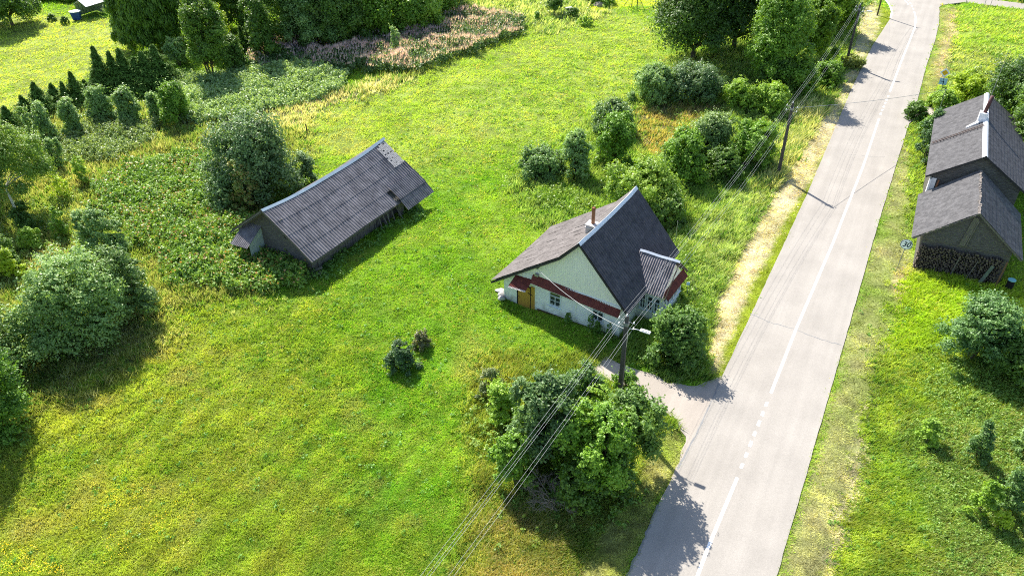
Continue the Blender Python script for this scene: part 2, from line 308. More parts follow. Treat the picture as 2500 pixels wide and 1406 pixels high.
def zones(x, y):
    """base colour, height and density of the ground cover at world positions"""
    x = np.asarray(x, float); y = np.asarray(y, float); n = x.shape
    c = np.zeros(n+(3,)); h = np.zeros(n); dn = np.zeros(n); zi = np.zeros(n, int)
    q = np.clip((fbm(x, y, 5.5, 2)-.28)/.44, 0, 1)*.65+np.clip((fbm(x, y, 1.5, 4)-.25)/.5, 0, 1)*.35
    wx = (fbm(x, y, 2.2, 0)-.5)*3; wy = (fbm(x, y, 2.2, 3)-.5)*3; jx = RNG.normal(size=n)*.9; jy = RNG.normal(size=n)*.9
    for k, (nm, P, a, b, hh, soft, d) in enumerate(Z):
        m = inpoly(x+(wx+jx)*soft, y+(wy+jy)*soft, P)
        cc = np.array(a)+(np.array(b)-np.array(a))*q[..., None]
        c = np.where(m[..., None], cc, c); h = np.where(m, hh, h); dn = np.where(m, d, dn); zi = np.where(m, k, zi)
    return c, h, dn, zi
# ground sheet with a fine core and coarse skirt out to the horizon
def axis(a, b, st, far):
    core = list(np.arange(a, b+1e-6, st)); g = st; x = core[0]; lo = []
    while x > -far: g *= 1.35; x -= g; lo.append(x)
    g = st; x = core[-1]; hi = []
    while x < far: g *= 1.35; x += g; hi.append(x)
    return np.array(lo[::-1]+core+hi)
gx = axis(-85, 118, .42, 3000); gy = axis(12, 176, .42, 3000)
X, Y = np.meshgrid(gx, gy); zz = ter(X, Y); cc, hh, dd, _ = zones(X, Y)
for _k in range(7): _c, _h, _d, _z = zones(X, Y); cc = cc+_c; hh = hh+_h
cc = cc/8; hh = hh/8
cc = cc*(.62+.75*vn(X, Y, .8, 5)[..., None])
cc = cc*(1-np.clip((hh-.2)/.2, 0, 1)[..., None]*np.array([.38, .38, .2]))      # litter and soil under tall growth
nx, ny = len(gx), len(gy); ii = (np.arange(ny-1)[:, None]*nx+np.arange(nx-1)[None]).ravel()
gmat, n_, l_, b_ = new_mat('ground_cover')
a_ = n_.new('ShaderNodeAttribute'); a_.attribute_name = 'Col'; tc_ = n_.new('ShaderNodeTexCoord')
nz_ = n_.new('ShaderNodeTexNoise'); nz_.inputs['Scale'].default_value = 5; nz_.inputs['Detail'].default_value = 8; nz_.inputs['Roughness'].default_value = .7; l_.new(tc_.outputs['Object'], nz_.inputs[0])
mr_ = n_.new('ShaderNodeMapRange'); mr_.inputs[1].default_value = .3; mr_.inputs[2].default_value = .7; mr_.inputs[3].default_value = .55; mr_.inputs[4].default_value = 1.4; l_.new(nz_.outputs[0], mr_.inputs[0])
vm_ = n_.new('ShaderNodeVectorMath'); vm_.operation = 'SCALE'; l_.new(a_.outputs['Color'], vm_.inputs[0]); l_.new(mr_.outputs[0], vm_.inputs['Scale']); l_.new(vm_.outputs[0], b_.inputs['Base Color'])
b_.inputs['Roughness'].default_value = .95; b_.inputs['Specular IOR Level'].default_value = .1
bp_ = n_.new('ShaderNodeBump'); bp_.inputs['Strength'].default_value = .9; bp_.inputs['Distance'].default_value = .12; l_.new(nz_.outputs[0], bp_.inputs['Height']); l_.new(bp_.outputs[0], b_.inputs['Normal'])
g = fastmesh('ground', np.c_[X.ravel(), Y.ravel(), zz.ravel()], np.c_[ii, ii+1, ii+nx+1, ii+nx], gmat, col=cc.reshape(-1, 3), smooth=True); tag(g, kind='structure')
# asphalt
def asphalt(name, base, tint2):
    m, n, l, b = new_mat(name); tc = n.new('ShaderNodeTexCoord'); mp = n.new('ShaderNodeMapping')
    mp.inputs['Rotation'].default_value = (0, 0, math.radians(28)); l.new(tc.outputs['Object'], mp.inputs[0])
    st = n.new('ShaderNodeMapping'); st.inputs['Scale'].default_value = (1, .035, 1); l.new(mp.outputs[0], st.inputs[0])
    n1 = n.new('ShaderNodeTexNoise'); n1.inputs['Scale'].default_value = 1.6; n1.inputs['Detail'].default_value = 7; l.new(st.outputs[0], n1.inputs[0])
    n2 = n.new('ShaderNodeTexNoise'); n2.inputs['Scale'].default_value = 14; n2.inputs['Detail'].default_value = 6; n2.inputs['Roughness'].default_value = .8; l.new(tc.outputs['Object'], n2.inputs[0])
    n3 = n.new('ShaderNodeTexNoise'); n3.inputs['Scale'].default_value = .35; n3.inputs['Detail'].default_value = 4; l.new(tc.outputs['Object'], n3.inputs[0])
    r = n.new('ShaderNodeValToRGB'); l.new(n1.outputs[0], r.inputs[0]); r.color_ramp.elements[0].position = .3; r.color_ramp.elements[1].position = .7
    r.color_ramp.elements[0].color = (*[c*.92 for c in base], 1); r.color_ramp.elements[1].color = (*[c*1.05 for c in base], 1)
    def scl(o, nz, lo, hi):
        mr = n.new('ShaderNodeMapRange'); mr.inputs[1].default_value = .3; mr.inputs[2].default_value = .7; mr.inputs[3].default_value = lo; mr.inputs[4].default_value = hi; l.new(nz.outputs[0], mr.inputs[0])
        v = n.new('ShaderNodeVectorMath'); v.operation = 'SCALE'; l.new(o, v.inputs[0]); l.new(mr.outputs[0], v.inputs['Scale']); return v.outputs[0]
    o = scl(r.outputs[0], n2, .84, 1.16); o = scl(o, n3, .92, 1.08); l.new(o, b.inputs['Base Color'])
    b.inputs['Roughness'].default_value = .9; b.inputs['Specular IOR Level'].default_value = .2
    bp = n.new('ShaderNodeBump'); bp.inputs['Strength'].default_value = .5; bp.inputs['Distance'].default_value = .01; l.new(n2.outputs[0], bp.inputs['Height']); l.new(bp.outputs[0], b.inputs['Normal']); return m
M_ASPH = asphalt('asphalt', (.312, .288, .258), None); M_GRAVEL = asphalt('gravel', (.34, .30, .26), None)
def resample(P, n):
    P = np.array([p[:2] for p in P]); s = np.r_[0, np.cumsum(np.hypot(*np.diff(P, axis=0).T))]; t = np.linspace(0, s[-1], n)
    return np.c_[np.interp(t, s, P[:, 0]), np.interp(t, s, P[:, 1])]
def slab(name, P, z, m, wob=0.0, kind='structure'):
    Q = []
    P = [p[:2] for p in P]
    for i in range(len(P)):
        a = np.array(P[i]); b = np.array(P[(i+1) % len(P)]); k = max(1, int(np.linalg.norm(b-a)/.5)) if wob else 1
        for j in range(k):
            q = a+(b-a)*j/k
            if wob: q = q+np.array([vn(q[0], q[1], .7, 1)-.5, vn(q[0], q[1], .7, 4)-.5])*wob
            Q.append(q)
    mb = MB(); mb.prism([(q[0], q[1], z-.12) for q in Q], (0, 0, .12)); o = mb.build(name, m); bm = bmesh.new(); bm.from_mesh(o.data)
    bmesh.ops.triangulate(bm, faces=[f for f in bm.faces if len(f.verts) > 4]); bm.to_mesh(o.data); bm.free()
    return tag(o, kind=kind)
slab('driveway', drive, .018, M_GRAVEL, .5); slab('side_driveway', drive_r, .016, M_GRAVEL, .3); slab('side_road', side_road, .020, M_ASPH, .2)
slab('road', road_poly, .028, M_ASPH, .05)
def ribbon(mb, pts, wd, z, closed=False):
    P = np.array([p[:2] for p in pts])
    for i in range(len(P)-1):
        d = P[i+1]-P[i]; d /= np.linalg.norm(d)+1e-9
        def nrm(k):
            a = P[min(k+1, len(P)-1)]-P[max(k-1, 0)]; a /= np.linalg.norm(a)+1e-9; return np.array([-a[1], a[0]])
        n0, n1 = nrm(i), nrm(i+1); w0 = wd if np.isscalar(wd) else wd[i]; w1 = wd if np.isscalar(wd) else wd[i+1]
        mb.poly([(*(P[i]-n0*w0/2), z), (*(P[i+1]-n1*w1/2), z), (*(P[i+1]+n1*w1/2), z), (*(P[i]+n0*w0/2), z)])
cen_a = resample(W([(1600, 1750), (1702, 1406), (1735, 1320), (1800, 1166)]), 12)
cen_b = resample(W([(1882, 960), (1944, 802), (2035, 590), (2109, 402), (2146, 290)]), 20)
cen_c = resample(W([(2172, 226), (2200, 152), (2222, 98), (2234, 66), (2236, 45), (2232, 30)]), 14)
mb = MB()
for c_ in (cen_a, cen_b, cen_c): ribbon(mb, c_, .19, .032)
def dashes(mb, pts, n, fill, wd):
    P = resample(pts, 200)
    for k in range(n):
        a = int((k+.5-fill/2)/n*199); b = int((k+.5+fill/2)/n*199); ribbon(mb, P[a:b+1:max(1, (b-a)//3)], wd, .032)
dashes(mb, W([(1806, 1150), (1876, 974)]), 7, .5, .19); dashes(mb, W([(2148, 283), (2170, 232)]), 6, .5, .19)
dashes(mb, W([(2231, 26), (2222, 8), (2208, -8)]), 5, .5, .18); dashes(mb, W([(2219, 14), (2208, 0), (2195, -12)]), 5, .5, .18)
tag(mb.build('road_markings', M_LINE), kind='structure')
mb = MB(); e = resample(W([(2174, 45), (2178, 28), (2168, 8), (2150, -10)]), 9); ribbon(mb, e, .25, .034); tag(mb.build('edge_marking', M_LINE), kind='structure')
mb = MB()
def crack(pts, n, wd, amp):
    P = resample(W(pts), n); w_ = []
    for i in range(n): P[i] += (RNG.random(2)-.5)*amp; w_.append(wd*(.5+RNG.random()))
    ribbon(mb, P, w_, .0315)
crack([(1832, 766), (1880, 788), (1938, 803), (1950, 808), (2000, 828), (2055, 843)], 30, .07, .12)
crack([(1755, 937), (1735, 985), (1700, 1060), (1668, 1118), (1655, 1145)], 26, .10, .05)
crack([(1530, 1406), (1568, 1328), (1608, 1230)], 20, .12, .12)
crack([(2100, 380), (2128, 384), (2160, 384)], 10, .03, .1); crack([(2060, 380), (2090, 379)], 6, .02, .05); crack([(2170, 110), (2171, 60)], 4, .02, .02)
tag(mb.build('bitumen_seam', M_TAR), kind='structure')
# ================================================================ the white house by the road
def frame_of(A, B):
    u = np.array(B)-np.array(A); u[2] = 0; u /= np.linalg.norm(u); return math.atan2(u[1], u[0])
HROT = math.atan2(-.5407, .8412)
house = empty('house', (HA[0], HA[1], 0), HROT, label='white wooden farmhouse with dark corrugated roof and rusty chimney pipe', cat='house')
SL = (7.54-2.79)/4.25
def zr_(u): return 7.54-SL*(u-6.84)
def zl_(u): return 7.54-1.096*(6.84-u) if u > 5.28 else 5.83-.71*(5.28-u)
def zroof(u): return zr_(u) if u > 6.84 else zl_(u)
V1 = 9.0
mb = MB(); out = [(0, -.9), (10.4, -.9), (10.4, zroof(10.4)-.12), (6.84, 7.40), (5.28, 5.68), (0, zroof(0)-.12)]
mb.prism([(a, 0, b) for a, b in out], (0, V1, 0)); mb.build('wall', M_WHITE, house)
wins = [(4.30, 5.28, .82, 2.25), (8.06, 9.02, .88, 2.28)]
mb = MB(); holes = [(a-.06, b+.06, c-.06, d+.06) for a, b, c, d in wins]+[(1.22, 2.98, -1, 1.85)]
siding(mb, .02, 2.95, -.8, 2.05, 0, .13, holes); siding(mb, .75, 2.95, 2.05, 2.5, 0, .13, [])
siding(mb, 3.0, 10.38, -.3, 3.0, 0, .17, holes, tilt=.085)
for x in (3.0, 6.65, 10.34): mb.box(x-.05, -.095, -.4, x+.05, 0, 2.95)
mb.box(.0, -.06, -.8, .09, 0, 2.1)
siding(mb, 1.75, 2.9, 2.5, 3.0, 0, .13, [])
mb.build('clapboards', M_WHITE, house)
mb = MB(); vboards(mb, 2.75, 10.4, lambda u: 2.95-(u-2.7)*.05, lambda u: min(zroof(u)-.16, 7.3), 0, .19); mb.build('gable_boards', M_PALE, house)
mb = MB(); mb.hexa([(3.2, -.16, -.5), (10.0, -.16, -.35), (10.0, -.02, -.35), (3.2, -.02, -.5), (3.2, -.13, -.02), (10., -.13, .1), (10., -.02, .1), (3.2, -.02, -.02)])
mb.build('sill_beam', mat('brown_plank', (.10, .06, .04), .9, .3, 4), house)
def window(parent, x0, x1, z0, z1, y=0, out=-1, side=None):
    """side None: wall in xz at y; else wall in yz at x=y"""
    T = (lambda a, d, z: (a, y+out*d, z)) if side is None else (lambda a, d, z: (y+out*d, a, z))
    def bx(mb, a0, a1, d0, d1, c0, c1): mb.hexa([T(a0, d0, c0), T(a1, d0, c0), T(a1, d1, c0), T(a0, d1, c0), T(a0, d0, c1), T(a1, d0, c1), T(a1, d1, c1), T(a0, d1, c1)])
    f = MB(); t = .055
    bx(f, x0-.05, x0+t, .0, .1, z0-.05, z1+.05); bx(f, x1-t, x1+.05, .0, .1, z0-.05, z1+.05)
    bx(f, x0+t, x1-t, .0, .098, z0-.05, z0+t); bx(f, x0+t, x1-t, .0, .098, z1-t, z1+.05)
    zt = z0+(z1-z0)*.66; xm = (x0+x1)/2
    bx(f, x0+t, x1-t, .0, .085, zt-.035, zt+.035); bx(f, xm-.03, xm+.03, .0, .08, z0+t, zt-.035)
    zm = z0+(zt-z0)*.55; bx(f, x0+t, xm-.03, .0, .07, zm-.018, zm+.018); bx(f, xm+.03, x1-t, .0, .07, zm-.018, zm+.018)
    o = f.build('window', M_FRAME, parent)
    g_ = MB(); bx(g_, x0+t, x1-t, .0, .045, z0+t, z1-t); g_.build('pane', M_GLASS, o)
    c_ = MB(); n = 8
    for k in range(n):
        a = x0+t+(x1-x0-2*t)*k/n; b = a+(x1-x0-2*t)/n*.8; h = .10+.06*math.sin(k*2.1)
        bx(c_, a, b, .046, .05, z0+t, z0+t+h)
    c_.build('lace_curtain', M_LACE, o); s = MB(); bx(s, x0-.1, x1+.1, 0, .16, z0-.09, z0-.052); s.build('sill', M_FRAME, o)
for a, b, c, d in wins: window(house, a, b, c, d)
# door
mb = MB(); x = 1.36
while x < 2.42: mb.box(x, -.07-random.random()*.008, -.34, x+.155, 0, 1.72); x += .162
for z in (-.1, 1.4): mb.box(1.38, -.10, z, 2.45, -.079, z+.09)
door = mb.build('door', M_OCHRE, house)
mb = MB(); mb.box(1.25, -.09, -.4, 1.35, 0, 1.85); mb.box(2.5, -.09, -.4, 2.56, 0, 1.85); mb.box(1.35, -.09, 1.73, 2.5, 0, 1.85); mb.build('door_frame', M_DARK, house)
mb = MB(); mb.box(2.57, -.085, -.3, 2.95, 0, 1.95); mb.build('jamb_board', M_OCHRE, house)
mb = MB(); mb.tube([(1.42, -.12, .62), (1.42, -.16, .62), (1.55, -.16, .6)], .014, 6); mb.build('handle', M_DARK, door)
mb = MB(); mb.bar((2.3, -.105, 1.25), (2.75, -.105, 1.1), .02, .06, (0, -1, 0)); mb.build('hinge', M_DARK, door)
mb = MB(); mb.hexa([(1.2, -1.0, -.75), (2.6, -1.0, -.7), (2.6, -.1, -.7), (1.2, -.1, -.75), (1.25, -.95, -.42), (2.55, -.95, -.36), (2.55, -.1, -.36), (1.25, -.1, -.42)])
mb.build('doorstep', M_CONC, house, bevel=.03)
# long red skirt roof and little roof above the door
def plane_corr(mb, A, B, Cc, rows=1, **k):   # A,B top edge; Cc bottom below A
    A, B, Cc = (np.array(q, float) for q in (A, B, Cc)); U = B-A; wd = np.linalg.norm(U); D = Cc-A; ln = np.linalg.norm(D); corr(mb, A, U/wd, D/ln, wd, ln-.1, rows=rows, **k)
mb = MB(); plane_corr(mb, (2.75, -.02, 3.16), (10.42, -.02, 2.78), (2.75, -.50, 2.58), pitch=.13, amp=.02, jit=.008); mb.build('skirt_roof', M_RED, house)
mb = MB(); mb.bar((2.8, -.42, 2.52), (10.38, -.42, 2.16), .05, .07); mb.bar((2.78, -.03, 2.46), (2.78, -.45, 2.5), .05, .08); mb.build('skirt_rail', M_WHITE, house)
mb = MB(); plane_corr(mb, (1.15, -.02, 2.52), (2.78, -.02, 2.62), (1.0, -.95, 1.90), pitch=.13, amp=.022, jit=.012); dr = mb.build('door_roof', M_RED, house)
mb = MB(); plane_corr(mb, (1.02, -.90, 1.955), (2.66, -.92, 2.055), (1.0, -1.02, 1.86), pitch=.13, amp=.022, jit=.004, lift=.024); mb.build('worn_edge', mat('bare_edge', (.5, .46, .43), .9), dr)
# main roof
R0, RL = -.45, 9.80
def sagR(u, v): return -.10*math.sin(math.pi*min(max(u, 0), 1))*(1-v)+.10*max(0, u-.86)/.14*(1-v)+.012*math.sin(u*19)
dn = np.array((1, 0, -SL)); dln = 4.30*math.hypot(1, SL); dn = dn/np.linalg.norm(dn)
mb = MB(); corr(mb, (6.84, R0, 7.56), (0, 1, 0), dn, RL, dln-.1, pitch=.25, amp=.040, rows=4, jit=.003, sag=sagR); mb.build('roof', M_ROOFD, house)
d1 = np.array((-1, 0, -1.096)); l1 = 1.56*math.hypot(1, 1.096); d1 /= np.linalg.norm(d1); d2 = np.array((-1, 0, -.71)); l2 = 6.35*math.hypot(1, .71); d2 /= np.linalg.norm(d2)
mb = MB(); corr(mb, (6.84, R0, 7.56), (0, 1, 0), d1, RL, l1-.05, pitch=.17, amp=.022, rows=1, jit=.01, sag=sagR)
corr(mb, (5.28, R0, 5.86), (0, 1, 0), d2, RL, l2-.1, pitch=.17, amp=.022, rows=6, jit=.022, sag=lambda u, v: -.09*math.sin(math.pi*u)); mb.build('weathered_roof', M_ROOFW, house)
mb = MB()
for pa, pb in (((6.84, 7.44), (11.02, 2.80)), ((6.84, 7.44), (5.28, 5.72)), ((5.28, 5.72), (-1.0, 1.26))):
    v0, v1 = R0+.04, R0+RL-.05; dx = np.array([pb[0]-pa[0], 0, pb[1]-pa[1]]); nrm = np.array([dx[2], 0, -dx[0]]); nrm /= np.linalg.norm(nrm); nrm = nrm*(-1 if nrm[2] > 0 else 1)*.05
    o4 = [(pa[0], v0, pa[1]-.08), (pb[0], v0, pb[1]-.08), (pb[0]+nrm[0], v0, pb[1]-.08+nrm[2]), (pa[0]+nrm[0], v0, pa[1]-.08+nrm[2])]; mb.prism(o4, (0, v1-v0, 0))
mb.build('roof_deck', M_WOODV, house)
mb = MB()
for pa, pb in (((6.84, 7.52), (11.05, 2.80)), ((6.84, 7.52), (5.28, 5.80)), ((5.28, 5.80), (-1.02, 1.32))):
    mb.bar((pa[0], R0+.01, pa[1]-.06), (pb[0], R0+.01, pb[1]-.06), .03, .15, (0, 0, 1))
mb.build('barge_board', mat('dark_board', (.035, .035, .035), .8), house)
mb = MB(); n = 24
def ridge_cap(mb, p0, U, L_, dA, dB, wA, wB, sag, n=24, th=.012):
    p0 = np.array(p0); U = np.array(U)
    for k in range(n):
        q = []
        for t in (k/n, (k+1.02)/n):
            c_ = p0+U*L_*t+np.array([0, 0, sag(t, 0)]); q.append((c_+dA*wA, c_+np.array([0, 0, .03]), c_+dB*wB))
        for a in (0, 1): mb.prism([q[0][a], q[0][a+1], q[1][a+1], q[1][a]], (0, 0, th))
ridge_cap(mb, (6.84, R0-.03, 7.63), (0, 1, 0), RL+.05, d1, dn, .30, .27, sagR); mb.build('ridge_cap', M_RIDGE, house)
# chimney
mb = MB(); cz = (6.22, 2.85)
mb.box(cz[0]-.36, cz[1]-.36, 6.3, cz[0]+.36, cz[1]+.36, 7.32); ch = mb.build('chimney', M_BRICK, house)
mb = MB(); mb.box(cz[0]-.42, cz[1]-.42, 7.32, cz[0]+.40, cz[1]+.40, 7.40)
mb.box(cz[0]-.43, cz[1]-.43, 7.1, cz[0]+.43, cz[1]+.43, 7.18)
mb.build('chimney_cap', M_BRICK, ch)
mb = MB(); mb.tube([(cz[0]+.05, cz[1]+.05, 7.35), (cz[0]+.05, cz[1]+.05, 8.75)], .14, 14, cap=False); mb.tube([(cz[0]+.05, cz[1]+.05, 7.35), (cz[0]+.05, cz[1]+.05, 8.74)], .12, 14, cap=True)
mb.tube([(cz[0]+.05, cz[1]+.05, 8.66), (cz[0]+.05, cz[1]+.05, 8.76)], .16, 14, cap=False); mb.build('chimney_pipe', M_RUST, ch, smooth=True)
# porch towards the road
PV0, PV1, PU = 3.15, 6.95, 12.35; PR = 5.05
mb = MB(); mb.prism([(10.35, PV0, -.6), (PU, PV0, -.6), (PU, PV0, 2.66), (10.35, PV0, 2.66)], (0, PV1-PV0, 0)); mb.prism([(PU, PV0, 2.66), (PU, PR, 4.55), (PU, PV1, 2.66)], (-3, 0, 0)); porch = mb.build('porch', M_WHITE, house)
mb = MB(); siding(mb, 10.4, PU, -.3, .85, PV0, .14, []); mb.build('porch_clapboards', M_WHITE, porch)
for k in range(3): 
    a = 10.55+k*.6; window(house, a+.05, a+.5, 1.0, 2.35, PV0)
for k in range(5):
    a = PV0+.12+k*.74; window(house, a, a+.6, 1.0, 2.35, PU, 1, side=1)
mb = MB()
def vb_side(mb, y0, y1, zt, x, pitch=.13):
    y = y0
    while y < y1:
        A, B = zt(y), zt(y+pitch)
        if min(A, B) > 2.7: mb.hexa([(x, y, 2.62), (x+.02, y, 2.62), (x+.02, y+pitch-.012, 2.62), (x, y+pitch-.012, 2.62), (x, y, A), (x+.02, y, A), (x+.02, y+pitch-.012, B), (x, y+pitch-.012, B)])
        y += pitch
vb_side(mb, PV0, PV1, lambda y: 4.55-abs(y-PR)*.97, PU+.003); mb.build('porch_gable', M_PALE, porch)
us = 9.32; Dl = np.array((0, -1, -.94)); Dl /= np.linalg.norm(Dl); Dr = np.array((0, 1, -.94)); Dr /= np.linalg.norm(Dr); slen = 2.25*math.hypot(1, .94)
mb = MB()
def uclip(D):       # porch roof sheets start at the main slope
    rows = 2; rl = slen/rows; nc = int((12.72-us)/.19)
    for k in range(nc*4):
        a = us-.05+k*.0475; b = a+.0475
        for r in range(6):
            P = []
            for (uu, kk) in ((a, k), (b, k+1)):
                for t in (r/6, (r+1)/6):
                    p = np.array((uu, PR, 4.83))+D*slen*t; h = .045*math.cos(math.pi*kk/2)+(.03 if r >= 3 else .012)+.02*(t*2 % 1); P.append(p+np.array((0, 0, 1.))*h)
            cu = (a+b)/2; ct = PR, 4.83-abs(D[2])*slen*(r+.5)/6
            if ct[1] > zr_(cu)-.12: mb.poly([P[0], P[1], P[3], P[2]])
uclip(Dl); uclip(Dr); mb.build('porch_roof', M_ROOFB, house)
mb = MB(); ridge_cap(mb, (us+.12, PR, 4.93), (1, 0, 0), 12.74-us-.12, Dl, Dr, .17, .17, lambda t, v: .02*math.sin(t*9), 6); mb.build('porch_ridge_cap', M_RIDGE, house)
mb = MB(); mb.bar((12.68, PR, 4.74), (12.68, PR+2.25, 2.68), .05, .2); mb.bar((12.68, PR, 4.74), (12.68, PR-2.25, 2.68), .05, .2); mb.build('porch_barge_board', mat('dark_brown_board', (.07, .05, .045), .8), house)
mb = MB(); A = np.array((PU+.02, PV0-.1, 2.95)); corr(mb, A, (0, 1, 0), np.array((.62, 0, -.78)), PV1-PV0+.2, .62, pitch=.13, amp=.02, rows=1, jit=.006); mb.build('porch_skirt', M_RED, house)
mb = MB(); mb.box(10.4, PV0-.2, 2.52, 12.5, PV0-.02, 2.64); mb.build('porch_soffit', M_PALE, house)
mb = MB(); p = np.array((3.25, -.03, 3.95)); mb.bar(p, p+np.array((0, -.3, .05)), .05, .05); mb.tube([p+np.array((0, -.25, .05)), p+np.array((0, -.25, .2))], .05, 8); mb.build('wire_bracket', M_GREENP, house)
mb = MB(); mb.box(3.0, -.25, 3.2, 3.3, -.05, 3.4); mb.build('junction_box', M_STEEL, house)
def hw(u, v, z):   # house local to world
    c, s = math.cos(HROT), math.sin(HROT); return np.array([HA[0]+c*u-s*v, HA[1]+s*u+c*v, z])
# ================================================================ grey barn on the left
BA = np.array([-20.81, 56.64, 0]); BROT = -math.radians(31.71)
barn = empty('barn', BA, BROT, label='weathered plank barn with striped corrugated roof and pale blue ridge strip', cat='barn')
def bw(u, v, z): c, s = math.cos(BROT), math.sin(BROT); return np.array([BA[0]+c*u-s*v, BA[1]+s*u+c*v, z])
bs = (5.556-2.0)/4.854; HWL = 3.75; BL = 16.1
mb = MB(); mb.prism([(-HWL, .9, -.5), (HWL, .9, -.5), (HWL, .9, 5.38-bs*HWL), (0, .9, 5.30), (-HWL, .9, 5.38-bs*HWL)], (0, .12, 0)); mb.prism([(-HWL, 1.02, -.5), (HWL, 1.02, -.5), (HWL, 1.02, 5.2-bs*HWL), (0, 1.02, 4.6), (-HWL, 1.02, 5.2-bs*HWL)], (0, 11.08, 0)); mb.prism([(-HWL, 12.1, -.5), (HWL-.2, 12.1, -.5), (HWL-.2, 12.1, 5.0-bs*HWL), (0, 12.1, 5.2), (-HWL, 12.1, 5.3-bs*HWL)], (0, 3.2, 0)); mb.build('wall', M_WOODG, barn)
mb = MB(); z = -.3
while z < 5.2:      # horizontal planks, clipped to the gable
    hwz = min(HWL, (5.38-z-.12)/bs)
    if hwz > .25: mb.hexa([(-hwz, .88, z), (hwz, .88, z), (hwz, .83-random.random()*.03, z), (-hwz, .83-random.random()*.03, z), (-hwz, .88, z+.155), (hwz, .88, z+.155), (hwz, .85, z+.155), (-hwz, .85, z+.155)])
    z += .165
mb.build('gable_planks', M_WOODG, barn)
mb = MB(); mb.bar((1.25, .78, 2.9), (1.25, .78, 4.7), .22, .06); mb.bar((1.55, .76, 2.8), (1.65, .76, 4.1), .14, .05); mb.box(1.0, .72, 2.7, 1.9, .80, 2.82)
mb.build('hatch_posts', M_WOODV, barn)
mb = MB(); y = .9
while y < 15.2:     # uneven vertical boards on the meadow side
    x = HWL+.02 if y < 12.1 else HWL+.55; top = 5.25-bs*HWL-.1 if y < 12.1 else 1.75; lean = random.uniform(-.06, .06)
    if not (12.9 < y < 13.9): mb.hexa([(x, y, -.3), (x+.03, y, -.3), (x+.03+lean, y+.15, -.3), (x+lean, y+.15, -.3), (x, y, top*random.uniform(.93, 1)), (x+.03, y, top), (x+.03, y+.15, top), (x, y+.15, top)])
    y += .17
for k in range(7):
    y0 = 9.6+k*.36; mb.bar((HWL+.7+random.random()*.4, y0+random.uniform(-.5, .5), -.1), (HWL+.12, y0, 2.2), .13, .03, (1, 0, 0))
mb.build('side_boards', M_WOODV, barn)
def sagB(u, v): return (-.50*math.sin(math.pi*u)**1.1-.06*math.sin(3*math.pi*u))*(1-.75*v)+.05*math.sin(u*9+v*4)*v
bd = np.array((1, 0, -bs)); bdn = bd/np.linalg.norm(bd); bln = 4.854*math.hypot(1, bs)
mb = MB()
corr(mb, (0, 0, 5.58), (0, 1, 0), bdn, BL, bln-.1, pitch=.29, amp=.042, rows=4, jit=.006, sag=sagB,
     skip=lambda r, k, n: (k >= n-1 and r < 2) or (k >= n-4 and r == 3), panel=1.15)
mb.build('roof', M_ROOFB, barn)
mb = MB(); e0 = 12.0; O = np.array((0, e0, 5.60))+bdn*(bln*.72)
corr(mb, O, (0, 1, 0), bdn, BL-e0, bln*.25, pitch=.29, amp=.042, rows=1, jit=.006, lift=.03)
O2 = O+bdn*(bln*.25); d3 = np.array((1, 0, -.95)); d3 /= np.linalg.norm(d3); corr(mb, O2, (0, 1, 0), d3, BL-e0, 1.25, pitch=.29, amp=.042, rows=1, jit=.006, lift=.01)
mb.build('lean_to_roof', M_ROOFB, barn)
mb = MB(); O = np.array((0, BL-1.5, 5.50)); 
for r in range(14):
    for k in range(8):
        if random.random() < .12 or r == 0 and k < 4: continue
        a = O+np.array((0, k*.19, 0))+bdn*(.12+r*.2+random.uniform(-.04, .04)); N = np.array((bs, 0, 1))/math.hypot(1, bs)
        mb.obox(a+bdn*.13+N*(.03+random.random()*.02), (0, 1, 0), bdn, N, .085, .15, .008)
mb.build('bare_shingles', mat('pale_shingle', (.2, .19, .19), .9, .5, 7, col2=(.5, .48, .47)), barn)
mb = MB(); corr(mb, (0, 0, 5.58), (0, 1, 0), np.array((-bdn[0], 0, bdn[2])), BL, bln-.1, pitch=.23, amp=.03, rows=4, jit=.01, sag=sagB); mb.build('far_roof', M_ROOFB, barn)
mb = MB()
for s in (-1, 1):
    for k in range(12):
        t0, t1 = k/12, (k+1)/12; y0, y1 = .06+t0*(BL-.15), .06+t1*(BL-.15); P = []
        for (yy, t) in ((y0, t0), (y1, t1)):
            for q in (0, 1): P.append(np.array((s*4.78*q, yy, 5.40-4.78*bs*q+sagB(t, q)-.03)))
        for dz in (0,): mb.prism([P[0], P[1], P[3], P[2]], (0, 0, -.05))
mb.build('roof_deck', M_WOODV, barn)
mb = MB()
for s in (-1, 1): mb.bar((0, .02, 5.50), (s*4.85, .02, 5.50-4.85*bs), .04, .15)
mb.build('barge_board', M_WOODV, barn)
mb = MB(); ridge_cap(mb, (0, -.03, 5.66), (0, 1, 0), BL+.1, np.array((-bdn[0], 0, bdn[2])), bdn, .24, .24, sagB, 20); mb.build('ridge_cap', mat('pale_blue_metal', (.30, .38, .45), .5, .15, 2, col2=(.42, .5, .57), spec=.5), barn)
mb = MB(); plane_corr(mb, (-3.6, .9, 3.0), (-1.5, .9, 3.15), (-3.6, -1.15, 1.75), pitch=.2, amp=.03, rows=1, jit=.005); mb.build('lean_to', M_ROOFB, barn)
mb = MB(); 
for k in range(12):
    y = -.75+k*.135; mb.hexa([(-1.7, y, -.3), (-1.66, y, -.3), (-1.66, y+.12, -.3), (-1.7, y+.12, -.3), (-1.7, y, 1.98+.62*(y+.75)), (-1.66, y, 1.98+.62*(y+.75)), (-1.66, y+.12, 1.98+.62*(y+.87)), (-1.7, y+.12, 1.98+.62*(y+.87))])
mb.build('lean_to_wall', mat('pale_teal_boards', (.38, .46, .40), .8, .15, 4), barn)
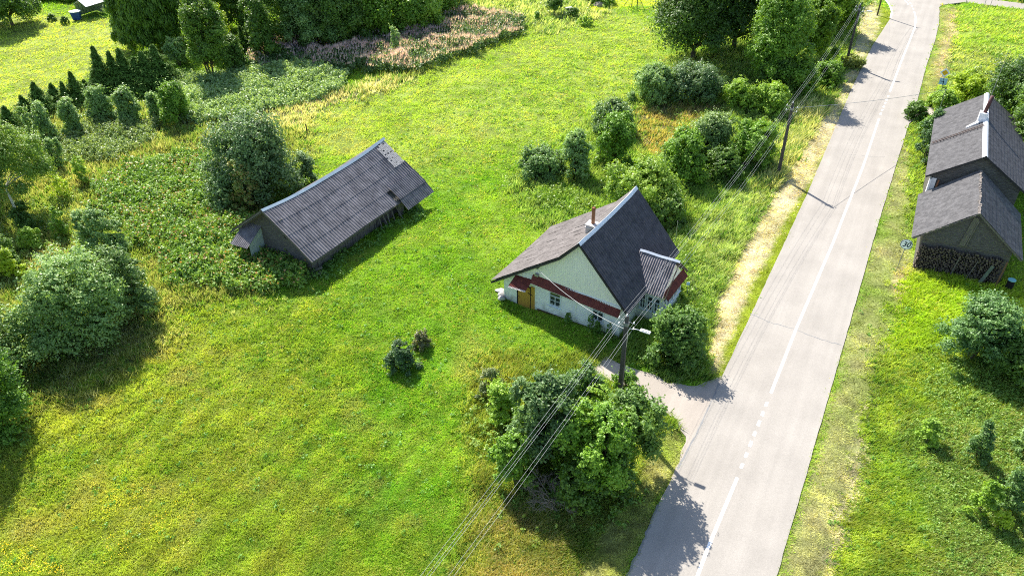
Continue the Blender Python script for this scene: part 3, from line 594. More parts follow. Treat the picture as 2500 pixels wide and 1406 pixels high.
mb = MB(); mb.bar((3.5, .7, .1), (4.6, 1.2, .7), .2, .2); mb.bar((3.9, .4, .0), (4.9, .9, .5), .16, .16); mb.bar((3.7, 1.0, -.2), (3.75, 1.0, 1.9), .2, .2, (0, 1, 0)); mb.build('corner_posts', M_WOODV, barn)
# ================================================================ house on the right, with its woodshed end
RA = np.array([37.41, 53.53, 0]); RROT = -math.radians(27.22)
cot = empty('cottage', RA, RROT, label='grey two level timber cottage with white ridge and dark red chimney pipe', cat='house')
def rw(u, v, z): c, s = math.cos(RROT), math.sin(RROT); return np.array([RA[0]+c*u-s*v, RA[1]+s*u+c*v, z])
ls = (6.08-2.7)/4.08; UZ, UE, UH, UV0, UV1 = 7.32, 4.55, 4.05, 8.35, 24.2; us_ = (UZ-UE)/UH
mb = MB(); mb.prism([(-3.3, .45, -.6), (3.3, .45, -.6), (3.3, .45, 6.0-ls*3.3), (0, .45, 5.9), (-3.3, .45, 6.0-ls*3.3)], (0, 8.3, 0)); mb.build('shed_wall', M_WOODG, cot)
mb = MB(); mb.prism([(-3.45, 8.75, -.6), (3.45, 8.75, -.6), (3.45, 8.75, UZ-us_*3.45-.12), (0, 8.75, UZ-.14), (-3.45, 8.75, UZ-us_*3.45-.12)], (0, 15.1, 0)); mb.build('wall', M_WOODG, cot)
mb = MB(); z = 2.7
while z < 5.7:
    hwz = min(3.3, (5.9-z-.13)/ls)
    if hwz > .2: mb.hexa([(-hwz, .45, z), (hwz, .45, z), (hwz, .39-random.random()*.03, z), (-hwz, .39-random.random()*.03, z), (-hwz, .45, z+.135), (hwz, .45, z+.135), (hwz, .42, z+.135), (-hwz, .42, z+.135)])
    z += .145
mb.build('gable_planks', M_WOODG, cot)
mb = MB(); mb.bar((-.35, .33, 2.75), (.0, .33, 5.5), .42, .04, (0, 1, 0)); mb.bar((-.05, .3, 2.75), (.22, .3, 5.3), .08, .05, (0, 1, 0)); mb.build('gable_post', M_WOODV, cot)
mb = MB(); z = 2.2
while z < 6.9:
    hwz = min(3.45, (UZ-z-.3)/us_)
    if hwz > .2:
        for k in range(14):
            a = -hwz+2*hwz*k/14; b = a+2*hwz/14; mb.hexa([(a, 8.75, z), (b, 8.75, z), (b, 8.70-random.random()*.02, z), (a, 8.70, z), (a, 8.75, z+.12), (b, 8.75, z+.12), (b, 8.72, z+.12), (a, 8.72, z+.12)])
    z += .135
mb.build('upper_gable_planks', M_WOODG, cot)
mb = MB(); mb.box(-3.62, 8.5, 2.2, -3.46, 9.4, 4.3); mb.box(-3.46, 8.60, 2.8, -3.1, 8.69, 4.4); mb.build('white_corner', M_CAPW, cot)
mb = MB(); mb.bar((-3.0, 8.5, 2.6), (-2.9, 8.5, 4.35), .14, .12); mb.build('corner_post', M_RUST, cot)
ld = np.array((-1, 0, -ls)); lln = 4.12*math.hypot(1, ls); ld /= np.linalg.norm(ld); lr = ld*np.array((-1, 1, 1))
def sagL(u, v): return -.08*math.sin(math.pi*u)*(1-v*.5)+.02*math.sin(u*11+v*7)
mb = MB()
for D in (ld, lr): corr(mb, (0, 0, 6.08), (0, 1, 0), D, 8.35, lln-.08, pitch=.13, amp=.014, rows=11, jit=.005, sag=sagL, panel=.9, lift=.016)
mb.build('shed_roof', M_ROOFS, cot)
mb = MB()
for k in range(26):
    y = .1+k*.32; mb.obox((random.uniform(-.05, .05), y, 6.06+sagL(y/8.35, 0)), (1, 0, 0), (0, 1, 0), (0, 0, 1), random.uniform(.05, .11), random.uniform(.08, .17), .05)
mb.build('broken_ridge', mat('mossy_ridge', (.09, .08, .07), .95, .5, 6, col2=(.3, .26, .23)), cot)
mb = MB(); 
for p, s in (((0, .06), (1, 0)), ((0, .06), (-1, 0))): mb.bar((0, .03, 6.0), (s[0]*4.05, .03, 6.0-4.05*ls), .04, .14)
for k in range(9): mb.obox((-.4*k-.3+random.uniform(-.1, .1), .0, 6.02-ls*(.4*k+.3)), ld, (0, 1, 0), (0, 0, 1), .1, .07, .03)
mb.build('shed_barge_board', M_WOODV, cot)
mb = MB()
for s, ls2, hz, z0, y0, y1 in ((-1, ls, 4.0, 6.0, .1, 8.3), (1, ls, 4.0, 6.0, .1, 8.3), (-1, us_, 3.98, UZ-.07, UV0+.05, UV1-.05), (1, us_, 3.98, UZ-.07, UV0+.05, UV1-.05)):
    mb.prism([(0, y0, z0-.03), (s*hz, y0, z0-.03-hz*ls2), (s*hz, y0, z0-.08-hz*ls2), (0, y0, z0-.08)], (0, y1-y0, 0))
mb.build('roof_deck', M_WOODV, cot)
ud = np.array((-1, 0, -us_)); uln = UH*math.hypot(1, us_); ud /= np.linalg.norm(ud); ur = ud*np.array((-1, 1, 1))
def sagU(u, v): return -.07*math.sin(math.pi*u)*(1-v)
mb = MB()
for D in (ud, ur): corr(mb, (0, UV0, UZ), (0, 1, 0), D, UV1-UV0, uln-.08, pitch=.13, amp=.014, rows=14, jit=.004, sag=sagU, panel=.9, lift=.014)
mb.build('roof', M_ROOFS, cot)
mb = MB()
for s in (-1, 1): mb.bar((0, UV0+.02, UZ-.06), (s*4.03, UV0+.02, UZ-.06-4.03*us_), .04, .15)
mb.build('barge_board', mat('dark_board2', (.03, .03, .03), .8), cot)
mb = MB(); ridge_cap(mb, (0, UV0-.03, UZ+.08), (0, 1, 0), UV1-UV0+.05, ud, ur, .34, .2, sagU, 20); mb.build('ridge_cap', M_CAPW, cot)
cy = 17.3; mb = MB(); mb.box(-.75, cy-.4, 6.2, -.05, cy+.4, 7.9); rc = mb.build('chimney', M_CAPW, cot)
mb = MB(); mb.hexa([(-1.5, cy-.6, UZ-us_*1.5-.02), (-.6, cy-.6, UZ-us_*.6), (-.6, cy-.1, UZ-us_*.6), (-1.5, cy-.3, UZ-us_*1.5), (-1.5, cy-.6, UZ-us_*1.5+.08), (-.6, cy-.6, UZ-us_*.6+.2), (-.6, cy-.1, UZ-us_*.6+.2), (-1.5, cy-.3, UZ-us_*1.5+.08)]); mb.build('mortar_flashing', M_CAPW, rc)
mb = MB(); mb.tube([(-.35, cy, 7.85), (-.2, cy+.05, 9.5)], .17, 14, cap=True); mb.build('chimney_pipe', M_DKRED, rc, smooth=True)
mb = MB(); y = 15.4; a = np.array((-.15, y, UZ+.08)); b = np.array((-4.0, y, UZ+.08-3.85*us_))
for s in (0, .32): mb.bar(a+np.array((0, s, 0)), b+np.array((0, s, 0)), .05, .05)
for k in range(16): q = a+(b-a)*(k+.5)/16; mb.bar(q, q+np.array((0, .32, 0)), .035, .035)
mb.build('roof_ladder', mat('ladder_wood', (.10, .07, .06), .9), cot)
# firewood along the shed end
mb = MB()
random.seed(5)
for i in range(29):
    for j in range(17):
        if j*.135 > 2.35-.35*abs(math.sin(i*.35))*.6-(0 if i > 3 else .2): continue
        x = -3.25+i*.215+(j % 2)*.1+random.uniform(-.07, .07); z = -.15+j*.152+random.uniform(-.05, .05); r = random.uniform(.055, .105); y0 = .02+random.uniform(-.07, .07); q = random.randint(3, 5)
        ph = random.random()*6; P = [(x+r*math.cos(ph+2*math.pi*k/q), y0, z+r*math.sin(ph+2*math.pi*k/q)) for k in range(q)]; mb.prism(P, (0, .35, 0))
fw = mb.build('firewood', mat('split_logs', (.035, .03, .027), .9, .4, 3.1, col2=(.19, .15, .12)), None); fw.location = tuple(RA); fw.rotation_euler = (0, 0, RROT)
tag(fw, 'long stack of split firewood piled against the shed end of the grey cottage', 'firewood', kind='stuff')
for nm, lb, a, b, w_, h_, mm in (('plank', 'thin upright board held against the middle of the firewood stack', (-.45, -.2, -.1), (-.2, -.1, 2.0), .09, .04, M_WOODV), ('plank', 'slim leaning pole in front of the firewood stack', (.7, -.35, -.1), (1.15, -.1, 1.9), .06, .05, M_WOODV),
        ('plank', 'wide greenish plank leaning on the right part of the firewood', (1.75, -.4, -.05), (2.3, -.1, 1.75), .26, .04, mat('mossy_plank', (.12, .15, .12), .9)), ('plank', 'brown slanting board at the right end of the firewood', (2.95, -.35, -.1), (3.15, -.08, 2.4), .12, .04, mat('brown_board', (.17, .1, .05), .9))):
    mb = MB(); mb.bar((0, 0, 0), np.array(b)-np.array(a), w_, h_, (0, 1, 0)); o = mb.build(nm, mm); o.location = tuple(rw(*a)); o.rotation_euler = (0, 0, RROT); tag(o, lb, 'plank', 'boards leaning on the firewood')
mb = MB(); mb.tube([(0, 0, 0), (0, 0, .9)], [.27, .29], 14); o = empty('barrel', rw(3.95, -.1, -.05), RROT, label='dark barrel with pale blue lid at the corner of the woodshed', cat='barrel'); mb.build('body', M_DARK, o, smooth=False)
mb = MB(); mb.tube([(0, 0, .9), (0, 0, .96)], [.31, .30], 14); mb.build('lid', M_TEAL, o)
# stones by the white house
for k, (u, v, s, fl, lb) in enumerate(((-.75, .5, .42, .25, 'flat pale stone on top of the heap at the house corner'), (-.35, .1, .34, .7, 'rough whitish stone in the middle of the heap at the house corner'), (-.1, -.35, .33, .75, 'round grey stone nearest the white wall corner'))):
    bm = bmesh.new(); bmesh.ops.create_icosphere(bm, subdivisions=3, radius=s)
    for v_ in bm.verts:
        n_1 = 1+.22*(vn(v_.co.x*1+k*7, v_.co.y+v_.co.z*1.3, .33, k)-.5)*2; v_.co = Vector((v_.co.x*n_1, v_.co.y*n_1*.8, v_.co.z*n_1*fl))
    me = bpy.data.meshes.new('stone'); bm.to_mesh(me); bm.free(); me.materials.append(M_STONE); o = bpy.data.objects.new('stone', me); COL.objects.link(o); p = hw(u, v, 0); o.location = (p[0], p[1], float(ter(p[0], p[1]))+s*fl*.6); tag(o, lb, 'stone', 'stones at the house corner')
# ================================================================ poles, wires, signs
PD = np.array([19.7, 33.0, 0]); PD = PD/np.linalg.norm(PD); PN = np.array([PD[1], -PD[0], 0])   # along the line, and towards the road
PH = 7.9
def base_from_top(px, py, h): p = G(px, py, h); return np.array([p[0], p[1], 0])
pb = [None, base_from_top(1531, 772, PH), base_from_top(1936, 252, PH), base_from_top(2101, 12, PH)]
pb[0] = pb[1]-(pb[2]-pb[1]); pb.append(np.array([*G(2142, 37)[:2], 0])); pb[3][2] = 0
INS = [(-.5, 7.66), (-.5, 7.2), (0, 8.02), (.5, 7.6), (.5, 7.15)]
def utility_pole(b, label, lamp, leanx=0.0):
    o = empty('utility_pole', b, label=label, cat='utility pole', group='poles along the road')
    mb = MB(); mb.obox((0, 0, PH/2-.3), PN, PD, (0, 0, 1), .001, .001, .001)
    mb = MB(); P = []
    for z, r in ((-.6, .17), (PH, .115)):
        for a, c in ((-1, -1), (1, -1), (1, 1), (-1, 1)): P.append(PN*r*a+PD*r*.8*c+np.array([0, 0, z]))
    mb.hexa(P); mb.build('post', M_POLEW if not lamp else M_CONC2, o, bevel=.02)
    for du, z in INS:
        if du:
            mb = MB(); mb.tube([PN*0+np.array([0, 0, z-.05]), PN*du*.9+np.array([0, 0, z-.12]), PN*du+np.array([0, 0, z-.1])], .014, 6); mb.build('bracket', M_STEEL, o)
        p = PN*du+np.array([0, 0, z-.11]); mb = MB(); mb.tube([p, p+np.array([0, 0, .05]), p+np.array([0, 0, .09]), p+np.array([0, 0, .15])], [.045, .065, .04, .035], 10); mb.build('insulator', M_PORC, o)
    mb = MB(); mb.obox((0, 0, 7.3), PN, PD, (0, 0, 1), .16, .14, .12); mb.build('clamp_band', M_STEEL, o)
    if lamp:
        s = PN*.16+PD*-.05; mb = MB(); mb.tube([s+np.array([0, 0, 5.5]), s+np.array([0, 0, 6.75]), s+PN*.1+np.array([0, 0, 7.0]), s+PN*.35+np.array([0, 0, 7.12]), s+PN*.85+np.array([0, 0, 7.2])], .028, 8)
        arm = mb.build('lamp_arm', M_ALU, o, smooth=True); c_ = s+PN*1.15+np.array([0, 0, 7.23])
        mb = MB(); mb.obox(c_, PN, PD, (0, 0, 1), .34, .14, .04); mb.obox(c_+np.array((0, 0, .06)), PN, PD, (0, 0, 1), .22, .09, .03); mb.build('lamp_head', M_ALU, arm, bevel=.02)
    return o
M_CONC2 = mat('dark_concrete', (.06, .055, .05), .9, .3, 5, col2=(.11, .10, .09))
utility_pole(pb[1], 'dark square pole with street lamp standing beside the white farmhouse', True)
utility_pole(pb[2], 'dark pole without lamp in the tall grass halfway up the road', False)
utility_pole(pb[3], 'far pole with lamp arm against the trees left of the road', True)
o = empty('utility_pole', pb[4], label='slim brown pole on the cut verge by the road bend', cat='utility pole', group='poles along the road')
mb = MB(); mb.tube([(0, 0, -.4), (0, 0, 8)], [.13, .1], 8); mb.build('post', M_BARK, o); p5 = pb[4]+np.array((0, 0, 7.9))
mb = MB(); mb.tube([(0, 0, 7.4), PN*.3+np.array((0, 0, 7.5)), PN*.9+np.array((0, 0, 7.6))], .03, 6); mb.build('lamp_arm', M_ALU, o)
pb5 = [pb[0], pb[1], pb[2], pb[3], pb[4]]
names = ['outer wire on the meadow side of the pole line', 'lower wire on the meadow side of the pole line', 'top wire over the pole heads', 'upper wire on the road side of the pole line', 'lowest wire on the road side of the pole line']
def catenary(a, b, sag, n=14): return [a+(b-a)*t-np.array((0, 0, 4*sag*t*(1-t))) for t in np.linspace(0, 1, n)]
for k, (du, z) in enumerate(INS):
    pts = []
    for a, b in zip(pb5[:-1], pb5[1:]):
        q0 = a+PN*du+np.array((0, 0, z)); q1 = b+PN*du+np.array((0, 0, z if b is not pb5[-1] else 7.6)); c_ = catenary(q0, q1, .45+.04*k); pts += c_ if not pts else c_[1:]
    mb = MB(); mb.tube(pts, .006, 5); tag(mb.build('overhead_wire', M_WIRE), names[k], 'wire', 'wires of the roadside line')
mast = G(2288, 285); mast[2] = 0
mh = zat(mast, 219); o = empty('service_mast', mast, label='thin steel mast rising at the far eave of the grey cottage', cat='mast')
mb = MB(); mb.tube([(0, 0, 0), (0, 0, mh)], .035, 8); mb.build('pole', M_STEEL, o); mb = MB(); mb.tube([(-.1, 0, mh-.05), (.1, 0, mh-.05), (.15, 0, mh+.04)], .03, 6); mb.build('bracket', M_STEEL, o)
mb = MB(); mb.tube(catenary(pb[2]+PN*.42+np.array((0, 0, 7.5)), mast+np.array((0, 0, mh-.05)), .25), .02, 5); tag(mb.build('overhead_wire', M_WIRE), 'service wire crossing the road to the grey cottage', 'wire')
mb = MB(); mb.tube(catenary(hw(3.25, -.3, 4.05), pb[1]+np.array((-.12, 0, 6.9)), .5), .018, 5); tag(mb.build('overhead_wire', M_WIRE), 'service wire sagging from the farmhouse gable to the lamp pole', 'wire')
# antenna behind the cottage
ab = rw(2.0, 19.2, 0); topy = 118
ah = zat(ab, topy); at_ = G(2450, 122, 11.5); o = empty('antenna_mast', rw(.2, 24.0, 0), label='tall thin antenna rod with wire guys behind the grey cottage', cat='antenna')
rb = np.array(o.location); mb = MB(); hh_ = zat(rb, 122); mb.tube([(0, 0, 0), (0.3, 0, hh_)], [.04, .02], 6); mb.build('rod', M_STEEL, o)
for a in (.5, 2.3):
    mb = MB(); mb.tube([(.28, 0, hh_*.9), (.28+math.cos(a)*.9, math.sin(a)*.9, hh_*.86)], .012, 4); mb.build('guy_wire', M_WIRE, o)
# speed sign
def billboard_frame(p):       # vertical plate facing oncoming traffic (down the road, towards the camera side)
    n = np.array([-math.sin(math.radians(28)), -math.cos(math.radians(28)), 0]); r = np.array([-n[1], n[0], 0]); return r, n
def disc(mb, c, r, n, rad, th, k=28, z0=0):
    u = r; v = np.array((0, 0, 1.)); P = [np.array(c)+n*z0+u*rad*math.cos(2*math.pi*i/k)+v*rad*math.sin(2*math.pi*i/k) for i in range(k)]; mb.prism(P, n*th)
def text_mesh(name, txt, size, m, parent, c, r, n, shear=.25):
    cu = bpy.data.curves.new(name, 'FONT'); cu.body = txt; cu.size = size; cu.align_x = 'CENTER'; cu.align_y = 'CENTER'; cu.extrude = .004; cu.offset = size*.018; cu.shear = shear
    t = bpy.data.objects.new(name, cu); COL.objects.link(t); bpy.context.view_layer.update(); me = bpy.data.meshes.new_from_object(t.evaluated_get(bpy.context.evaluated_depsgraph_get())); bpy.data.objects.remove(t)
    o = bpy.data.objects.new(name, me); COL.objects.link(o); me.materials.clear(); me.materials.append(m); u = Vector(r); nn = Vector(n); v = nn.cross(u)*1.12
    R = Matrix((u, v, nn)).transposed().to_4x4(); R.translation = Vector(c); o.parent = parent; o.matrix_local = R; return o
sb = G(2190, 655); sb[2] = float(ter(sb[0], sb[1])); r_, n_s = billboard_frame(sb); hs = zat(sb, 597)
tgt = G(2213, 597, sb[2]+hs)-sb; 
o = empty('speed_sign', sb, label='round white speed sign reading 30 on a grey post at the verge', cat='road sign')
mb = MB(); mb.tube([(0, 0, 0), tgt*.5, tgt-n_s*.03], .035, 10); mb.build('post', M_STEEL, o)
mb = MB(); disc(mb, tgt, r_, n_s, .46, .012, z0=.01); pl = mb.build('border', M_SIGNB, o); 
mb = MB(); disc(mb, tgt, r_, n_s, .485, .008, z0=.0); mb.build('rim', M_SIGNW, pl)
mb = MB(); disc(mb, tgt, r_, n_s, .415, .006, z0=.024); pl2 = mb.build('plate', M_SIGNW, o); text_mesh('number', '30', .60, M_SIGNB, pl2, tgt+n_s*.035, r_, n_s)
# priority road sign
qb = G(2289, 262); qb[2] = float(ter(qb[0], qb[1])); hq = zat(qb, 178); tq = G(2307.5, 178, qb[2]+hq)-qb
o = empty('priority_sign', qb, label='yellow diamond road sign above a light blue plate', cat='road sign')
mb = MB(); mb.tube([(0, 0, 0), tq*.9], .035, 8); mb.build('post', M_GREENP, o)
def diamond(mb, c, s, z0, th): 
    u = r_; v = np.array((0, 0, 1.)); mb.prism([np.array(c)+n_s*z0+u*s*a+v*s*b for a, b in ((1, 0), (0, 1), (-1, 0), (0, -1))], n_s*th)
mb = MB(); diamond(mb, tq, .56, .02, .012); dd_ = mb.build('diamond', M_SIGNW, o); mb = MB(); diamond(mb, tq, .36, .036, .006); mb.build('yellow_centre', M_SIGNY, dd_)
c_ = tq*.76; mb = MB(); mb.obox(c_+n_s*.02, r_, n_s, (0, 0, 1), .42, .008, .40); bp = mb.build('plate', M_SIGNLB, o)
mb = MB(); mb.obox(c_+n_s*.035+r_*-.1, r_, n_s, (0, 0, 1), .2, .004, .04); mb.obox(c_+n_s*.035+r_*.06+np.array((0, 0, -.16)), r_, n_s, (0, 0, 1), .04, .004, .2); mb.build('road_symbol', M_SIGNB, bp)
# small items
def marker(p, h, lb, cap, nm='marker_post', cat='post', m=M_STEEL, r=.025):
    o = empty(nm, p, label=lb, cat=cat); mb = MB(); mb.tube([(0, 0, -.2), (0, 0, h)], r, 7); mb.build('post', m, o)
    if cap is not None: mb = MB(); mb.obox((0, 0, h+.06), (1, 0, 0), (0, 1, 0), (0, 0, 1), .13, .02, .13); mb.build('plate', cap, o)
p = G(1676, 722); marker(p, zat(p, 694), 'small light blue marker plate on a thin post beside the porch', M_SIGNLB)
p = G(1647, 600); marker(p, zat(p, 540), 'thin bare rod standing behind the farmhouse', None, 'rod', 'rod')
p = G(751, 330); marker(p, zat(p, 303), 'grey wooden fence post at the meadow edge behind the barn', None, 'fence_post', 'post', M_BARK, .07)
# gate posts with stays at the top of the meadow
g1, g2 = G(1542, 21), G(1555, 22); gate = empty('fence_gate', (g1+g2)/2, label='green fence posts with slanting stays at the top of the meadow', cat='fence'); gc = (g1+g2)/2
mb = MB(); mb.tube([g1-gc, g1-gc+np.array((0, 0, 2.6))], .07, 8); mb.build('post', M_GREENP, gate); mb = MB(); mb.tube([g2-gc, g2-gc+np.array((0, 0, 2.6))], .07, 8); mb.build('post', M_GREENP, gate)
for s, q in ((1, G(1523, 15)), (-1, G(1573, 24))):
    t = (g1 if s > 0 else g2)-gc; mb = MB(); mb.tube([q-gc, t+np.array((0, 0, 2.3))], .04, 6); mb.build('stay', M_GREENP, gate)
mb = MB()
for za in (.15, .55, 1.0, 1.5):
    mb.tube([g2-gc+np.array((0, 0, za)), G(1655, 38)-gc+np.array((0, 0, za))], .008, 4); mb.tube([g1-gc+np.array((0, 0, za)), G(1508, 10)-gc+np.array((0, 0, za))], .008, 4)
mb.build('wire_mesh', M_STEEL, gate)
# white block stack
bp_ = G(1390, 33); bs_ = empty('block_stack', bp_, math.radians(25), label='small stack of pale building blocks at the top of the meadow', cat='blocks')
for k, (x, y, z, a, b, c_) in enumerate(((0, 0, 0, .55, .5, .9), (-.9, -.5, 0, .35, .35, .45))):
    mb = MB()
    for i in range(2):
        for j in range(3): mb.box(x-a+i*a+.02, y-b, z+j*c_/3*1+.01, x-a+(i+1)*a-.02, y+b, z+(j+1)*c_/3-.015)
    mb.build('pile', M_WHBRICK, bs_)
bm = bmesh.new(); bmesh.ops.create_icosphere(bm, subdivisions=3, radius=1)
for v_ in bm.verts: q = 1+.25*(vn(v_.co.x*2, v_.co.y*2+v_.co.z, 1, 2)-.5); v_.co = Vector((v_.co.x*1.3*q, v_.co.y*.9*q, max(-.1, v_.co.z)*.75*q))
me = bpy.data.meshes.new('sand_heap'); bm.to_mesh(me); bm.free(); me.materials.append(mat('sand', (.36, .3, .25), .95, .2, 4, bump=.3)); o = bpy.data.objects.new('sand_heap', me); COL.objects.link(o); o.location = tuple(G(1465, 14)); tag(o, 'low heap of pale sand near the green fence posts', 'heap')
# greenhouse
c0, c1, c2 = G(219, 46), G(262, 33), G(184, 30); gl = c1-c0; gwv = c2-c0; gl[2] = gwv[2] = 0; gL = np.linalg.norm(gl); gr_ = math.atan2(gl[1], gl[0]); gW = 3.0
gh = empty('greenhouse', c0, gr_, label='small greenhouse with white roof sheets and thin dark posts', cat='greenhouse'); gz, gr2 = 1.9, 2.7
mb = MB(); n = 7
for k in range(n): 
    for y in (0, gW): mb.tube([(gL*k/(n-1), y, 0), (gL*k/(n-1), y, gz)], .035, 5)
for x in (0, gL):
    for y in (gW/3, 2*gW/3): mb.tube([(x, y, 0), (x, y, gz+.5)], .03, 5)
    mb.tube([(x, 0, gz), (x, gW/2, gr2), (x, gW, gz)], .03, 5)
for y, z in ((0, gz), (gW, gz), (gW/2, gr2), (0, .05), (gW, .05)): mb.tube([(0, y, z), (gL, y, z)], .03, 5)
mb.build('frame', M_GREENP, gh)
mb = MB(); mb.prism([(-.1, -.12, gz-.02), (gL*.45, -.12, gz-.02), (gL*.45, gW/2, gr2+.04), (-.1, gW/2, gr2+.04)], (0, 0, .02)); mb.prism([(gL*.47, -.12, gz), (gL+.1, -.12, gz), (gL+.1, gW/2, gr2+.06), (gL*.47, gW/2, gr2+.06)], (0, 0, .02)); mb.prism([(-.1, gW+.12, gz-.02), (gL+.1, gW+.12, gz-.02), (gL+.1, gW/2+.01, gr2+.04), (-.1, gW/2+.01, gr2+.04)], (0, 0, .02)); mb.build('roof', M_POLY, gh)
mb = MB(); mb.box(.05, gW-.02, .05, gL-.05, gW-.01, gz-.05); mb.box(gL-.03, .05, .05, gL-.02, gW-.05, gz-.05); mb.build('back_panes', M_GPANE, gh)
tb = G(189, 48); o = empty('water_tank', tb, .2, label='blue tank with white lid beside the greenhouse', cat='tank'); mb = MB(); mb.hexa([(-.55, -.45, 0), (.55, -.45, 0), (.55, .45, 0), (-.55, .45, 0), (-.7, -.6, 1.25), (.7, -.6, 1.25), (.7, .6, 1.25), (-.7, .6, 1.25)]); mb.build('body', M_BLUE, o, bevel=.05)
mb = MB(); mb.prism([(.9*math.cos(a)*1.05, .9*math.sin(a)*.9, 1.26) for a in np.linspace(0, 2*math.pi, 9)[:-1]], (0, 0, .09)); mb.build('lid', M_POLY, o)
# signs at the side road
p = G(2411, 13); o = empty('direction_sign', p, label='green sign board on two posts beyond the side road', cat='road sign'); mb = MB(); mb.tube([(-.5, 0, 0), (-.5, 0, 1.9)], .04, 6); mb.build('post', M_STEEL, o); mb = MB(); mb.tube([(.5, 0, 0), (.5, 0, 1.9)], .04, 6); mb.build('post', M_STEEL, o); mb = MB(); mb.box(-.8, -.06, .9, .8, -.03, 1.9); mb.build('board', M_SIGNG, o)
p = G(2358, 9); marker(p, 1.0, 'short grey verge post at the junction', None, 'verge_post', 'post', M_STEEL, .05)
# ================================================================ foliage
def rnd_unit(n):
    v = RNG.normal(size=(n, 3)); return v/np.linalg.norm(v, axis=1, keepdims=True)
def leaves(P, Nn, size, col, aspect=1.5, down=0., rnd=.95):
    """rhombic leaf-spray cards at P, facing roughly Nn"""
    n = len(P); N2 = Nn+rnd_unit(n)*rnd; N2 /= np.linalg.norm(N2, axis=1, keepdims=True)
    t = rnd_unit(n); t[:, 2] -= down; t -= N2*(t*N2).sum(1, keepdims=True); t /= np.linalg.norm(t, axis=1, keepdims=True)+1e-9; b = np.cross(N2, t)
    s = (size*(.6+.8*RNG.random(n)))[:, None]; fold = N2*s*.18
    V = np.empty((n, 4, 3)); V[:, 0] = P-t*s*aspect*.5; V[:, 1] = P+b*s*.42+fold; V[:, 2] = P+t*s*aspect*.5; V[:, 3] = P-b*s*.42+fold
    F = np.arange(n*4).reshape(n, 4); return V.reshape(-1, 3), F, np.repeat(col, 4, axis=0)
def lobes_for(R, h, z0, n, seed, top=1.0, flat=1.0):
    r = random.Random(seed); L = []
    H = h-z0
    n = int(n*1.7)
    for i in range(n):
        t = (i+.5)/n; z = z0+H*(.12+.80*t); w_ = math.sqrt(max(.05, 1-abs((t-.38)/.70)**2.2)); a = i*2.4+r.random()*1.2; q = R*w_*r.uniform(.35, .86)*flat
        s = R*r.uniform(.17, .38)*(.65+.35*w_); L.append((q*math.cos(a), q*math.sin(a), min(z, h-s*.75), s, s*r.uniform(.8, 1.5)))
    for i in range(5): a = r.random()*6.28; s = R*r.uniform(.14, .26); q = R*r.uniform(.75, 1.02); L.append((q*math.cos(a), q*math.sin(a), z0+s*.5+H*r.uniform(0, .25), s, s*r.uniform(.8, 1.4)))
    ax = r.uniform(.86, 1.16); th = r.random()*3.14; tx, ty = r.uniform(-.1, .1), r.uniform(-.1, .1); L2 = []
    for (x, y, z, s, sz) in L:
        c_, s_ = math.cos(th), math.sin(th); u_, v_ = (x*c_+y*s_)*ax, (-x*s_+y*c_)/ax; L2.append((u_*c_-v_*s_+tx*z, u_*s_+v_*c_+ty*z, z, s, sz))
    L = L2
    L.append((0, 0, z0+H*.5, R*.55, H*.42)); L.append((r.uniform(-.15, .15)*R, r.uniform(-.15, .15)*R, h-R*.3, R*.34, R*.32)); return L
